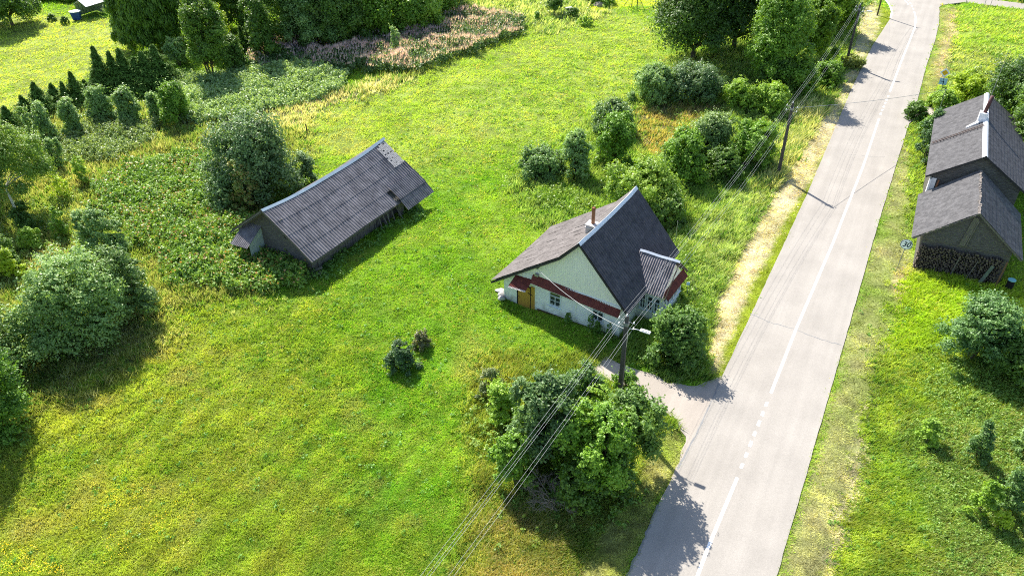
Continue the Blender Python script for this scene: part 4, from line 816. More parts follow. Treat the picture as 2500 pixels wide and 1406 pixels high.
def crown(name, L, size, c1, c2, parent, cover=2.2, aspect=1.5, down=0., cap=42000, m=None, rough=.26, tipc=None, seed=0, zmin=.05):
    size *= .74; cap = int(cap*1.5); area = sum(4*math.pi*(s*s*.5+s*sz*.5) for *_, s, sz in L); n = int(min(cap, cover*area/(size*size*.6))); w_ = np.array([s*s for *_, s, sz in L]); idx = RNG.choice(len(L), n, p=w_/w_.sum()); A = np.array(L)[idx]
    d = rnd_unit(n); d[:, 2] = np.where((d[:, 2] < -.3) & (RNG.random(n) < .5), -d[:, 2], d[:, 2])
    rr = 1-np.abs(RNG.normal(size=n))*.26; rr += (RNG.random(n) < .12)*RNG.random(n)*.30
    # uneven outline
    bump = 1+rough*2*(vn(d[:, 0]*3+idx*3.1+seed, d[:, 1]*3+d[:, 2]*3, .55, 1)-.5)*2
    P = A[:, :3]+d*np.c_[A[:, 3], A[:, 3], A[:, 4]]*(rr*bump)[:, None]
    ns = int(area*1.5)
    si = RNG.choice(len(L), ns, p=w_/w_.sum()); SA = np.array(L)[si]; sd = rnd_unit(ns); sd[:, 2] = np.abs(sd[:, 2])*1.1; sd /= np.linalg.norm(sd, axis=1, keepdims=True); sl_ = (.2+.85*RNG.random(ns)**2)*min(1.5, .6+SA[:, 3].mean()*.5)
    m_ = max(4, int(9*.16/size*.8)); T = RNG.random((ns, m_))
    SP = (SA[:, None, :3]+sd[:, None, :]*(np.c_[SA[:, 3], SA[:, 3], SA[:, 4]][:, None, :]*.85+sl_[:, None, None]*T[..., None])).reshape(-1, 3)+RNG.normal(size=(ns*m_, 3))*size*.45
    SP[:, 2] += .0; P = np.vstack([P, SP]); d = np.vstack([d, np.repeat(sd, m_, 0)]); idx = np.r_[idx, np.repeat(si, m_)]; A = np.vstack([A, np.repeat(SA, m_, 0)])
    k = (P[:, 2] > zmin) & (vn(P[:, 0]*1.3+seed, P[:, 1]*1.3+P[:, 2]*1.7, max(size*2.8, .42), 3)*.75+vn(P[:, 0]+P[:, 2]*.8+seed*3, P[:, 1]-P[:, 2]*.6, 1.1, 5)*.25 > .36); P, d, A, idx = P[k], d[k], A[k], idx[k]; n = len(P)
    q = RNG.random(n)[:, None]*.6+vn(P[:, 0]+P[:, 2], P[:, 1]+seed, .7, 2)[:, None]*.7-.15
    col = np.maximum(.004, np.array(c1)*.9+(np.array(c2)*1.15-np.array(c1)*.9)*q)
    if tipc is not None: t = (RNG.random(n) < .25)[:, None]; col = np.where(t, np.array(tipc), col)
    nn = d.copy(); nn[:, 2] += .45; V, F, C_ = leaves(P, nn, size, col, aspect, down)
    return fastmesh(name, V, F, m or M_LEAF, parent, C_)
def limbs(mb, L, z0, tr, n=7, lean=(0, 0), multi=1):
    for k in range(multi):
        a = k*2.1; b0 = np.array((math.cos(a)*tr*1.6*(multi > 1), math.sin(a)*tr*1.6*(multi > 1), -.25)); top = np.array((lean[0]+math.cos(a)*tr*4*(multi > 1), lean[1]+math.sin(a)*tr*4*(multi > 1), z0+.3))
        mb.tube([b0, (b0+top)/2+np.array((.03, .02, 0)), top], [tr*1.25, tr, tr*.8], n)
        for j, (x, y, z, s, sz) in enumerate(L[k::multi][:9]):
            e = np.array((x, y, z)); m_ = top*.5+e*.5+np.array((0, 0, .2*s)); mb.tube([top, m_, e], [tr*.55, tr*.35, tr*.12], 5)
def hexcol(f, c): return tuple(x*f for x in c)
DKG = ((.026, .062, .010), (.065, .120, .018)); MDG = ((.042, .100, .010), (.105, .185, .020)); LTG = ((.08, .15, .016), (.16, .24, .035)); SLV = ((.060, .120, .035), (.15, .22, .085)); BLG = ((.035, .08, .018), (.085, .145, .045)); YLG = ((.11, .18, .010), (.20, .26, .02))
def boxplace(l, t, r, b, k=.62):
    mid = (l+r)/2; g0 = G(mid, b); R = (r-l)/2*depth(g0)/FPX; d = g0.copy(); d[2] = 0; d /= np.linalg.norm(d); c = g0+d*R*k; c[2] = 0
    R = (r-l)/2*depth(c+np.array((0, 0, 1.)))/FPX*.97; h = zat(c+d*R*.25, t); c[2] = float(ter(c[0], c[1])); return c, R, h
SEED = [0]; FOOT = []
def bush(l, t, r, b, pal, label, name='bush', cat='bush', size=.17, lob=12, z0=.0, cover=2.2, group=None, k=.62, cap=30000, tipc=None, aspect=1.5, down=0., flat=1.0, bark=None, hs=1., trunk=.07, multi=3, m=None):
    SEED[0] += 1; c, R, h = boxplace(l, t, r, b, k); h = max(h*hs, .5); FOOT.append((c[0], c[1], R)); o = empty(name, c, label=label, cat=cat, group=group)
    L = lobes_for(R, h, z0*h, lob, SEED[0], flat=flat)
    crown('foliage', L, size, pal[0], pal[1], o, cover, aspect, down, cap, m, tipc=tipc, seed=SEED[0]*1.7)
    mb = MB(); limbs(mb, L, max(.3, z0*h), trunk*min(1.5, max(.5, R/2)), multi=multi); mb.build('stems', bark or M_BARK, o); return o
def tree(bx, by, ty, wpx, pal, label, name='tree', size=.2, lob=16, z0=.25, cover=2.2, group=None, trunk=.2, cap=42000, multi=1, aspect=1.5, down=0., bark=None, tipc=None, cat='tree', hm=None, m=None, flat=1.0):
    SEED[0] += 1; c = G(bx, by); c[2] = float(ter(c[0], c[1])); h = hm or zat(c, ty)*.97; R = wpx/2*depth(c+np.array((0, 0, h*.6)))/FPX; o = empty(name, c, label=label, cat=cat, group=group)
    L = lobes_for(R, h, z0*h, lob, SEED[0], flat=flat)
    crown('crown', L, size, pal[0], pal[1], o, cover, aspect, down, cap, m, tipc=tipc, seed=SEED[0]*2.3)
    mb = MB(); limbs(mb, L, z0*h, trunk, multi=multi); mb.build('trunk', bark or M_BARK, o); return o
def spruce(bx, by, h, R, label, group, dens=1.0, pal=((.028, .07, .014), (.085, .15, .03))):
    SEED[0] += 1; c = G(bx, by); c[2] = float(ter(c[0], c[1])); o = empty('spruce', c, RNG.random()*6, label=label, cat='spruce', group=group)
    n = int(3600*dens*(R/1.2)*(h/4)); z = h*(.03+.95*RNG.random(n)**1.7); a = np.floor(RNG.random(n)*26)/26*6.283+z*2.0+RNG.normal(size=n)*.10
    prof = ((1-z/h)**1.5*1.6+.05)*R*(.72+.34*np.sin(z*6.5+a*3)+.32*RNG.normal(size=n)); q = RNG.random(n)**.6; r = prof*q+.03
    P = np.c_[r*np.cos(a), r*np.sin(a), z-r*.18+.1*RNG.normal(size=n)*.5]; nn = np.c_[np.cos(a)*.35, np.sin(a)*.35, np.ones(n)*.9]
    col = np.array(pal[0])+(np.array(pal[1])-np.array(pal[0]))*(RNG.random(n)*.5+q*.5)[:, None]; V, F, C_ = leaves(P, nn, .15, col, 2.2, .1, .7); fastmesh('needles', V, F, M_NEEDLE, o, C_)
    mb = MB(); mb.tube([(0, 0, -.2), (0, 0, h*.6), (0, 0, h*1.04)], [.09, .05, .012], 6)
    for k in range(10): zz_ = h*(.62+.038*k); a = k*2.4; rr = .12+(1-zz_/h)*R*.7; mb.tube([(0, 0, zz_), (rr*math.cos(a), rr*math.sin(a), zz_+.08)], [.012, .006], 4)
    mb.build('trunk', M_BARK, o); return o
# ---- near the house and driveway
bush(1567, 728, 1722, 915, ((.03, .075, .012), (.075, .135, .025)), 'dense round lilac bush at the house corner by the driveway', size=.15, lob=16, cover=2.6, flat=.9, k=.8, hs=.86)
o = tree(1525, 1135, 925, 172, ((.035, .08, .015), (.09, .15, .03)), 'broad crowned apple tree leaning over the verge by the driveway', name='apple_tree', size=.17, lob=18, z0=.44, trunk=.15, cover=1.15, hm=6.5, flat=1.15)
bush(1370, 975, 1560, 1230, ((.05, .12, .01), (.11, .19, .02)), 'bright green apple tree in the middle of the thicket by the road', name='apple_tree', cat='tree', size=.16, lob=14, z0=.2, k=.5, cover=2.0)
bush(1240, 900, 1420, 1160, ((.03, .07, .02), (.08, .13, .045)), 'tall grey green apple tree on the meadow side of the thicket', name='apple_tree', cat='tree', size=.16, lob=15, z0=.2, k=.5, cover=1.9)
bush(1200, 1050, 1320, 1215, MDG, 'low leafy bush at the lower left of the roadside thicket', size=.15, lob=10, cover=2.2)
bush(1370, 885, 1480, 1010, BLG, 'upright bush at the back of the thicket beside the driveway', size=.15, lob=10, z0=.1, cover=1.9)
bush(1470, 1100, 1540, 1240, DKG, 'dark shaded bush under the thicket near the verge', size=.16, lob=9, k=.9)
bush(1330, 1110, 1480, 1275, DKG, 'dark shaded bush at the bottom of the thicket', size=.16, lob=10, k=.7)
bush(1165, 895, 1235, 990, ((.05, .08, .03), (.11, .13, .05)), 'small scraggly bush at the meadow corner of the thicket', size=.13, lob=7, cover=1.4)
bush(1495, 905, 1560, 960, MDG, 'young shoots around the foot of the lamp pole', size=.12, lob=6, cover=1.2, name='sapling', cat='sapling')
for a_ in ((1285, 925, 1400, 1060, MDG, 'leafy apple bough bush in the back middle of the thicket'), (1235, 985, 1345, 1130, ((.05, .11, .02), (.11, .17, .04)), 'pale green bush on the open left side of the thicket'), (1410, 930, 1500, 1050, LTG, 'light green bush between the two tall apple trees'), (1345, 1040, 1420, 1150, MDG, 'small bush in the heart of the thicket'), (1180, 940, 1270, 1050, LTG, 'low light green brush at the meadow side of the thicket')):
    bush(*a_, size=.15, lob=11, cover=1.8, z0=.05, flat=1.1)
# dead branches
dc, dR, dh = boxplace(1285, 1110, 1400, 1245); o = empty('dead_branches', dc, label='tangle of bare grey branches in front of the thicket', cat='branches'); mb = MB()
rr_ = random.Random(3)
def twig(p, d, L_, r, lev):
    q = p+d*L_*.5+np.array([rr_.uniform(-.1, .1) for _ in range(3)])*L_; e = p+d*L_+np.array([rr_.uniform(-.15, .15) for _ in range(3)])*L_; mb.tube([p, q, e], [r, r*.75, r*.45], 4)
    if lev:
        for _ in range(4): dd2 = d+np.array([rr_.uniform(-.9, .9), rr_.uniform(-.9, .9), rr_.uniform(-.5, .6)]); dd2 /= np.linalg.norm(dd2); twig(p+(e-p)*rr_.uniform(.3, 1), dd2, L_*.62, r*.55, lev-1)
for k in range(9): a = k*.7; d = np.array((math.cos(a)*.8, math.sin(a)*.8-.5, .75)); d /= np.linalg.norm(d); twig(np.array((0, 0, .2)), d, 1.25, .035, 3)
mb.build('twigs', M_DEAD, o)
# hollyhocks at the front wall
for k, (u, h, lb) in enumerate(((6.2, .9, 'leafy weed left of the wall strip'), (8.15, 1.5, 'tall broad leaved plant under the left side of the second window'), (8.75, 1.1, 'bushy broad leaved plant below the second window'), (9.75, 1.4, 'tall hollyhock near the house corner'))):
    p = hw(u, -.45, 0); o = empty('wall_plant', p, label=lb, cat='plant', group='plants along the farmhouse wall'); n = 90 if k != 2 else 170
    z = RNG.random(n)*h; a = RNG.random(n)*6.28; r = .12+.28*(1-z/h)*RNG.random(n)*(1 if k != 2 else 1.6); P = np.c_[r*np.cos(a), r*np.sin(a)*.7, z+.05]
    col = np.array((.035, .08, .015))+RNG.random((n, 1))*np.array((.04, .06, .01)); V, F, C_ = leaves(P, np.tile((0, 0, 1.), (n, 1)), .17, col, 1.1); fastmesh('leaves', V, F, M_LEAF, o, C_); mb = MB(); mb.tube([(0, 0, -.1), (0, 0, h)], .015, 5); mb.build('stalk', M_BARK, o)
# bushes standing in the lawn
bush(945, 835, 1028, 912, ((.022, .05, .02), (.055, .10, .04)), 'small dark bush alone in the mown meadow', size=.13, lob=8)
bush(1005, 803, 1055, 855, ((.06, .07, .035), (.13, .13, .07)), 'tiny brownish bush beside the lone dark bush in the meadow', size=.11, lob=6, cover=1.3)
# ---- lower left
bush(88, 640, 335, 882, SLV, 'big silvery green willow bush at the left meadow edge', name='willow_bush', size=.17, lob=22, cover=2.5, cap=40000, k=.7)
bush(245, 605, 410, 800, ((.04, .09, .025), (.10, .15, .05)), 'darker upright bush behind the right side of the big willow bush', size=.16, lob=14, cover=2.2, k=.7)
bush(-130, 742, 112, 962, ((.04, .09, .03), (.11, .17, .06)), 'loose bush at the left picture edge below the willow bush', size=.17, lob=18, cover=2.1)
bush(-150, 855, 88, 1110, ((.03, .08, .012), (.08, .15, .02)), 'leafy tree cut by the left picture edge near the meadow', name='tree', cat='tree', size=.17, lob=20, trunk=.12)
tree(-200, 1330, 900, 300, DKG, 'dark tree left of the picture edge', size=.2, lob=16, z0=.1)
bush(215, 512, 328, 655, SLV, 'small silvery bush left of the bramble patch', size=.15, lob=9)
tree(45, 530, 285, 190, ((.05, .10, .015), (.11, .17, .03)), 'slim birch with white trunk at the left picture edge', name='birch', size=.15, lob=16, z0=.3, trunk=.12, bark=M_BIRCH, down=.6, cover=1.6)
tree(-60, 480, 240, 200, MDG, 'birch behind the slim birch at the left picture edge', name='birch', size=.17, lob=15, z0=.25, trunk=.13, bark=M_BIRCH, down=.6)
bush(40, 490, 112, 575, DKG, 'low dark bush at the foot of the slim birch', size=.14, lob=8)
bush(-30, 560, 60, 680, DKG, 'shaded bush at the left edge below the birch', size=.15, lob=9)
for a in ((132, 415, 182, 492, YLG, 'bright yellow green sapling in the dry grass right of the birch'), (15, 608, 68, 692, YLG, 'yellow green sapling in the brown grass above the willow bush'), (138, 505, 178, 585, MDG, 'narrow green sapling left of the silvery bush'),
          (186, 382, 232, 455, LTG, 'pale young sapling below the grey shrub patch'), (60, 555, 120, 620, LTG, 'pale low shrub right of the birch foot')):
    bush(*a, name='sapling', cat='sapling', size=.13, lob=7, cover=1.7, trunk=.04)
# ---- row of young willows
W_ = [(70, 270, 106, 352, SLV), (100, 262, 157, 360, SLV), (158, 250, 224, 338, SLV), (220, 222, 295, 310, SLV), (288, 222, 364, 310, SLV), (362, 232, 412, 300, SLV), (392, 214, 482, 312, MDG), (86, 344, 124, 412, MDG), (120, 348, 170, 420, SLV)]
WL = ['leftmost whitish willow of the row by the spruces', 'second willow of the row, wider than the first', 'third willow of the row, round topped', 'tallest pointed willow in the middle of the row', 'fifth willow of the row right of the tallest', 'thin pale willow before the dark end bush', 'dark green bush closing the willow row on the right', 'small green willow in front of the row on the left', 'pale willow in front of the row beside the grey patch']
for (l, t, r, b, pal), lb in zip(W_, WL): bush(l, t, r, b, pal, lb, name='young_willow', cat='willow', size=.17, lob=13, flat=.8, hs=1.15, group='row of young willows')
# ---- spruce hedge
sp = [(30, 318, 4.2, 1.6), (75, 285, 3.6, 1.2), (110, 280, 4.4, 1.5), (140, 262, 4.2, 1.4), (168, 262, 3.6, 1.3), (200, 252, 4.4, 1.6), (222, 238, 3.2, 1.2), (240, 232, 3.8, 1.3), (262, 232, 4.8, 1.6), (290, 222, 5.0, 1.7), (318, 220, 4.8, 1.7), (345, 218, 5.0, 1.8), (372, 214, 5.0, 1.8), (400, 210, 4.8, 1.7), (418, 202, 3.8, 1.4), (5, 350, 4.0, 1.5)]
ORD = ['second', 'third', 'fourth', 'fifth', 'sixth', 'seventh', 'eighth', 'ninth', 'tenth', 'eleventh', 'twelfth', 'thirteenth', 'fourteenth', 'fifteenth', 'sixteenth']
for k, (x, y, h, R) in enumerate(sp): spruce(x+random.uniform(-6, 6), y+random.uniform(-4, 4), h*random.uniform(.7, 1.2)*(1.12 if x > 255 else .95), R*random.uniform(.9, 1.45)*(1.3 if x > 255 else 1.1), ('leftmost' if k == 15 else ORD[k])+' dark spruce from the left in the hedge behind the willow row', 'spruce hedge behind the willows', 1.3)
for q_, x, y, h, R in (('second from the left', 622, 134, 6.5, 1.5), ('middle', 645, 122, 4.0, 1.2), ('second from the right', 655, 118, 6.0, 1.4), ('leftmost', 600, 140, 4.5, 1.3), ('rightmost', 668, 112, 4.2, 1.2)): spruce(x, y, h, R, q_+' slender spruce between the alder and the wood', 'slender spruces by the wood', .9)
# ---- birches and trees at the top left
for x, y, t, wp, lb in ((356, 131, -75, 130, 'left weeping birch of the group at the top'), (386, 121, -90, 130, 'middle weeping birch of the group at the top'), (422, 96, -85, 110, 'right weeping birch of the group at the top'), (310, 120, -60, 90, 'thin weeping birch at the left of the group')):
    tree(x+12, y, t, wp*.88, ((.025, .07, .010), (.10, .165, .02)), lb, name='birch', size=.2, lob=26, z0=.03, trunk=.16, aspect=3.6, down=3.0, cover=1.5, group='weeping birches', hm=13.5)
tree(515, 188, 5, 105, ((.03, .075, .012), (.09, .15, .02)), 'many stemmed alder beside the fireweed', name='alder', size=.2, lob=18, z0=.14, trunk=.13, multi=4, hm=11)
bush(408, 95, 472, 165, SLV, 'pale silvery shrub at the left of the alder', size=.2, lob=9, k=.4, z0=.15)
bush(505, 15, 570, 150, YLG, 'bright yellow green tree top right of the alder', name='tree', cat='tree', size=.2, lob=10, z0=.3)
bush(545, 85, 618, 180, DKG, 'dark bush between the alder and the fireweed', size=.2, lob=11)
bush(440, -20, 560, 90, YLG, 'yellow green tree behind the alder', name='tree', cat='tree', size=.22, lob=13, z0=.2)
# wood at the top
WT = [(655, 150, 30, 90, DKG), (700, 120, -60, 130, DKG), (745, 124, -20, 110, SLV), (765, 100, -90, 150, DKG), (800, 122, -80, 120, BLG), (845, 118, -40, 120, DKG), (870, 108, 20, 95, DKG), (915, 98, 18, 110, MDG), (960, 84, 30, 90, LTG), (1000, 84, 8, 105, MDG), (1045, 76, 4, 100, LTG), (1070, 45, -30, 110, MDG), (600, 90, -80, 130, DKG), (640, 60, -110, 140, BLG), (560, 70, -110, 120, DKG),
      (700, 50, -120, 160, DKG), (820, 60, -120, 170, MDG), (900, 60, -80, 150, DKG), (960, 40, -90, 150, DKG), (1020, 25, -70, 130, DKG), (1100, 18, -60, 110, BLG), (930, 50, -20, 110, MDG)]
wd_l = ['at the left end', 'at its dark left front', 'with pale silvery leaves in its front', 'towering at its left', 'in its middle front', 'right of the middle', 'at the fireweed edge', 'round and mid green at the front', 'light green and low at the front', 'beside the fireweed tip', 'light and bushy at the right front', 'at the right end', 'behind the slender spruces', 'tall behind the spruces', 'behind the alder', 'in the back at the left', 'in the back middle', 'in the back behind the round one', 'in the back right of the middle', 'in the back at the right', 'last on the right at the top edge', 'half hidden behind the round one']
for (x, y, t, wp, pal), lb in zip(WT, wd_l):
    tree(x, y, t, wp, pal, 'tree of the dense wood above the fireweed, '+lb, name='woodland_tree', size=.26, lob=13, z0=.06, trunk=.16, cover=2.0, group='wood above the fireweed', cap=16000, hm=min(12, 3.5+max(0, (y-t))*.055))
bush(952, 66, 980, 142, SLV, 'single pale sapling rising out of the fireweed', name='sapling', cat='sapling', size=.17, lob=8, k=.6)
tree(30, 62, -80, 150, DKG, 'dark broad tree in the top left corner', size=.26, lob=15, z0=.12, hm=9, trunk=.25)
tree(-60, 60, -80, 150, DKG, 'dark tree beyond the top left corner', size=.28, lob=12, z0=.12, hm=9)
for a in ((115, 33, 140, 52, DKG, 'tiny shrub in the dry strip near the corner tree'), (150, 40, 170, 60, DKG, 'tiny round shrub nearer to the blue tank')): bush(*a, size=.18, lob=5, trunk=.03)
for k, x in enumerate((60, 95, 130, 165, 200, 240)): bush(x, -28, x+50, 6, MDG, ('first', 'second', 'third', 'fourth', 'fifth', 'last')[k]+' bush from the left in the far hedge behind the greenhouse', name='hedge_bush', cat='hedge', size=.25, lob=7, group='far hedge')
# ---- behind the barn
bush(520, 282, 748, 505, ((.028, .062, .018), (.095, .155, .065)), 'large silvery headed maple behind the barn', name='maple', cat='tree', size=.2, lob=24, cover=2.4, cap=42000, k=.5, trunk=.16)
bush(575, 385, 655, 520, ((.07, .12, .02), (.14, .18, .05)), 'light green maple shoots in front of the big maple', name='maple_shoots', cat='tree', size=.2, lob=9, k=.3, z0=.1, tipc=(.2, .16, .06))
bush(722, 372, 780, 455, ((.05, .10, .05), (.11, .16, .08)), 'small bush peeping over the barn ridge', size=.17, lob=8)
# ---- thicket between meadow and road
TH = [(1535, 152, 1650, 262, SLV[0:2], 'silvery bush at the left of the dark upper thicket'), (1620, 158, 1765, 262, ((.035, .08, .03), (.085, .13, .06)), 'wide dark bush of the upper thicket'),
      (1435, 240, 1545, 340, ((.04, .085, .03), (.09, .14, .05)), 'sprawling bush below the silvery bush at the meadow edge'), (1440, 270, 1545, 410, MDG, 'rounded green bush in the middle of the thicket'), (1362, 318, 1450, 440, SLV, 'pale upright bush at the meadow edge above the farmhouse'),
      (1262, 372, 1385, 448, BLG, 'low dark bush farthest into the meadow'), (1470, 395, 1660, 545, ((.06, .13, .012), (.15, .21, .03)), 'bright green round bush right behind the farmhouse roof'),
      (1600, 320, 1720, 455, MDG, 'dark green bush left in the broad thicket beside the tall grass'), (1660, 275, 1790, 400, ((.05, .10, .03), (.12, .17, .06)), 'lighter bush on top of the broad thicket'), (1770, 300, 1890, 420, MDG, 'bush at the right end of the broad thicket near the second pole'),
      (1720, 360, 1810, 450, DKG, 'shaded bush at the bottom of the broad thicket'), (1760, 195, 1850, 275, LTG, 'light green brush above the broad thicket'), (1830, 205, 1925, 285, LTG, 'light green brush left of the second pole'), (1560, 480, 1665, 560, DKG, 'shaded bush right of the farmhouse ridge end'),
      (1840, 130, 1940, 235, DKG, 'dark bush under the tall ash')]
for l, t, r, b, pal, lb in TH: bush(l, t, r, b, pal, lb, size=.18, lob=13, cover=2.1)
# big trees at the top
tree(1690, 148, -60, 250, ((.018, .045, .010), (.05, .095, .014)), 'huge dark maple at the top of the meadow', name='maple', size=.27, lob=26, z0=.1, trunk=.35, hm=13.5)
tree(1790, 120, -90, 200, ((.018, .045, .010), (.05, .095, .014)), 'dark maple behind the tall ash', name='maple', size=.27, lob=20, z0=.1, trunk=.35, hm=13)
tree(1885, 215, -10, 165, ((.04, .10, .012), (.11, .19, .022)), 'tall light green ash left of the road', name='ash', size=.22, lob=24, z0=.08, trunk=.25, hm=12.5)
tree(1978, 145, -40, 115, ((.045, .10, .008), (.12, .19, .015)), 'bright maple between the ash and the far pole', name='maple', size=.22, lob=18, z0=.1, trunk=.22, hm=8.5)
tree(2025, 80, -60, 125, ((.045, .10, .008), (.12, .19, .015)), 'bright maple close to the road bend', name='maple', size=.22, lob=18, z0=.1, trunk=.22, hm=8)
tree(1950, 60, -90, 170, MDG, 'tall green tree at the top edge behind the bright maples', size=.26, lob=18, z0=.1, hm=11)
bush(1972, 132, 2062, 212, MDG, 'round green bush under the wires near the far pole', size=.18, lob=12, hs=.8)
bush(2050, 120, 2110, 170, ((.08, .11, .02), (.14, .17, .04)), 'small yellowish bush on the bank by the far pole', size=.17, lob=7, hs=.6)
bush(1905, 150, 1990, 235, MDG, 'bush between the ash and the round green bush', size=.18, lob=9)
tree(1352, 36, -10, 40, DKG, 'small dark tree at the top edge near the pale blocks', size=.2, lob=8, z0=.35, trunk=.1)
bush(1425, -14, 1500, 15, MDG, 'low bush at the top edge behind the sand heap', size=.2, lob=8)
for a in ((1380, 20, 1415, 48, DKG, 'dark nettle clump beside the pale blocks'), (1405, 40, 1445, 66, LTG, 'light grass clump below the pale blocks'), (1300, 30, 1325, 52, MDG, 'little shrub left of the pale blocks')): bush(*a, size=.18, lob=5, trunk=.02)
# ---- right side
bush(2385, 148, 2560, 300, ((.02, .055, .012), (.055, .10, .02)), 'big dark bush behind the grey cottage', size=.2, lob=18, cover=2.4)
tree(2540, 420, 200, 260, DKG, 'tree on the far side of the grey cottage', size=.24, lob=16, z0=.1)
for l, t, r, b, pal, lb in ((2200, 250, 2260, 295, DKG, 'small dark bush at the corner of the side driveway'), (2222, 262, 2290, 395, ((.02, .06, .02), (.06, .11, .04)), 'dark bush squeezed between the road and the grey cottage'), (2255, 215, 2330, 280, LTG, 'yellow green brush beside the priority sign'), (2310, 180, 2400, 260, YLG, 'yellow green brush behind the cottage roof'), (2235, 285, 2280, 330, MDG, 'bright tuft beside the side driveway')):
    bush(l, t, r, b, pal, lb, size=.17, lob=10)
o = bush(2268, 712, 2452, 896, ((.032, .08, .025), (.085, .15, .05)), 'broad bluish green tree in the grass below the cottage', name='young_tree', cat='tree', size=.15, lob=20, z0=.2, cover=1.9, k=.4, hs=.9)
bush(2400, 810, 2560, 960, DKG, 'dark shaded bush right of the bluish green tree', size=.16, lob=12)
for l, t, r, b, pal, lb in ((2340, 1025, 2402, 1135, BLG, 'small blue green shrub in the tall grass at the lower right'), (2398, 1140, 2478, 1265, BLG, 'taller blue green shrub above the yellow thuja'), (2345, 1170, 2402, 1275, ((.06, .13, .01), (.13, .2, .015)), 'bright green feathery shrub left of the taller blue green shrub'), (2408, 1248, 2458, 1308, YLG, 'small round yellow thuja at the lower right'), (2220, 1022, 2282, 1095, LTG, 'light green weed bush in the lower right grass'), (2465, 1020, 2540, 1120, SLV, 'pale shrub cut by the right picture edge'), (2380, 850, 2430, 900, DKG, 'small dark undergrowth at the foot of the bluish green tree')):
    bush(l, t, r, b, pal, lb, name='shrub', cat='shrub', size=.12, lob=9, trunk=.04)
tree(2480, -25, -140, 200, DKG, 'dark tree beyond the side road at the top right', size=.28, lob=14, z0=.15, hm=9)
tree(2330, -45, -140, 150, DKG, 'dark tree beyond the junction at the top', size=.28, lob=14, z0=.15, hm=9)
# ================================================================ ground cover built as small blades and leaves
def polar(n, r0=24, r1=190, amax=51, pw=2.6):
    u = RNG.random(n); e = 1-pw+1; e = 2-pw; r = (r0**e+u*(r1**e-r0**e))**(1/e); a = np.radians(RNG.uniform(-amax, amax, n)); return r*np.sin(a), r*np.cos(a), r
def onroad(x, y):
    m = np.zeros(x.shape, bool)
    for P in (road_poly, drive, drive_r, side_road): m |= inpoly(x+RNG.normal(size=x.shape)*.06, y+RNG.normal(size=x.shape)*.06, P)
    return m
def inbuild(x, y):
    m = np.zeros(x.shape, bool)
    for f, (u0, u1, v0, v1) in ((hw, (0, 10.4, 0, 9)), (hw, (10.3, 12.35, 3.15, 6.95)), (bw, (-3.7, 3.7, .95, 15)), (rw, (-3.3, 3.3, 0, 24))):
        P = [f(u0, v0, 0), f(u1, v0, 0), f(u1, v1, 0), f(u0, v1, 0)]; m |= inpoly(x, y, P)
    return m
def blades(name, x, y, h, r, col, label, nb=6, wid=.030, lean=.8, m=None, spread=.10, kind='stuff'):
    n = len(x); z = ter(x, y)-.02; X_ = np.repeat(x, nb)+RNG.normal(size=n*nb)*np.repeat(spread*r/40, nb); Y_ = np.repeat(y, nb)+RNG.normal(size=n*nb)*np.repeat(spread*r/40, nb); Z_ = np.repeat(z, nb); H = np.repeat(h, nb)*(.55+.8*RNG.random(n*nb)); Wd = np.repeat(wid*r/40, nb)*(.7+.6*RNG.random(n*nb))
    a = RNG.random(n*nb)*6.283; ln = lean*(.3+RNG.random(n*nb)); wind = np.array((.25, -.3)); ox = (np.cos(a)*ln+wind[0])*H; oy = (np.sin(a)*ln+wind[1])*H; b = RNG.random(n*nb)*6.283; dx = np.cos(b)*Wd; dy = np.sin(b)*Wd
    V = np.empty((n*nb, 3, 3)); V[:, 0] = np.c_[X_-dx, Y_-dy, Z_]; V[:, 1] = np.c_[X_+dx, Y_+dy, Z_]; V[:, 2] = np.c_[X_+ox, Y_+oy, Z_+H]
    C_ = np.repeat(col, nb, axis=0)*(.84+.32*RNG.random((n*nb, 1))); C_ = np.repeat(C_, 3, axis=0); o = fastmesh(name, V.reshape(-1, 3), np.arange(n*nb*3).reshape(-1, 3), m or M_GRASS, None, C_); return tag(o, label, 'grass', kind=kind)
def cover_of(names, n, **k):
    x, y, r = polar(n); c, h, d, zi = zones(x, y); nm = np.array([z[0] for z in Z])[zi]; m = np.isin(nm, names) & ~onroad(x, y) & ~inbuild(x, y); return x[m], y[m], r[m], c[m], h[m]
x, y, r, c, h = cover_of(['lawn'], 360000)
t = np.clip((vn(x, y, 1.1, 4)-.55)*4, 0, 1)*np.clip((fbm(x, y, 6, 5)-.35)*4, 0, 1)
st_ = .5+.5*np.sin((x*.86-y*.51+1.2*vn(x, y, 9, 2))*2*math.pi/1.9); c = c*(.80+.32*vn(x, y, .55, 1)+.20*vn(x, y, 1.7, 5))[:, None]*(1+(st_-.5)*np.where((y < 42) & (x < 0), .26, .08)*(.3+1.4*vn(x, y, 6, 3)))[:, None]; c = c*(1-t[:, None]*.45)+np.array((.05, .13, .015))*t[:, None]*.45
t3 = np.clip((vn(x, y, 2.6, 0)-.62)*5, 0, 1)*np.clip((fbm(x, y, 11, 1)-.45)*5, 0, 1); c = c*(1-t3[:, None]*.5)+np.array((.26, .23, .11))*t3[:, None]*.5
t2 = (RNG.random(len(x)) < .035+.07*(fbm(x, y, 4, 3) > .58)); c = np.where(t2[:, None], np.array((.26, .24, .07)), c)
blades('meadow_grass', x, y, np.maximum(.09, h*(.7+.9*vn(x, y, 1.3, 2)))*(.7+r/130), r, c, 'short bright mown meadow grass', nb=5, wid=.03, lean=.9)
x, y, r, c, h = cover_of(['verge', 'straw'], 325000)
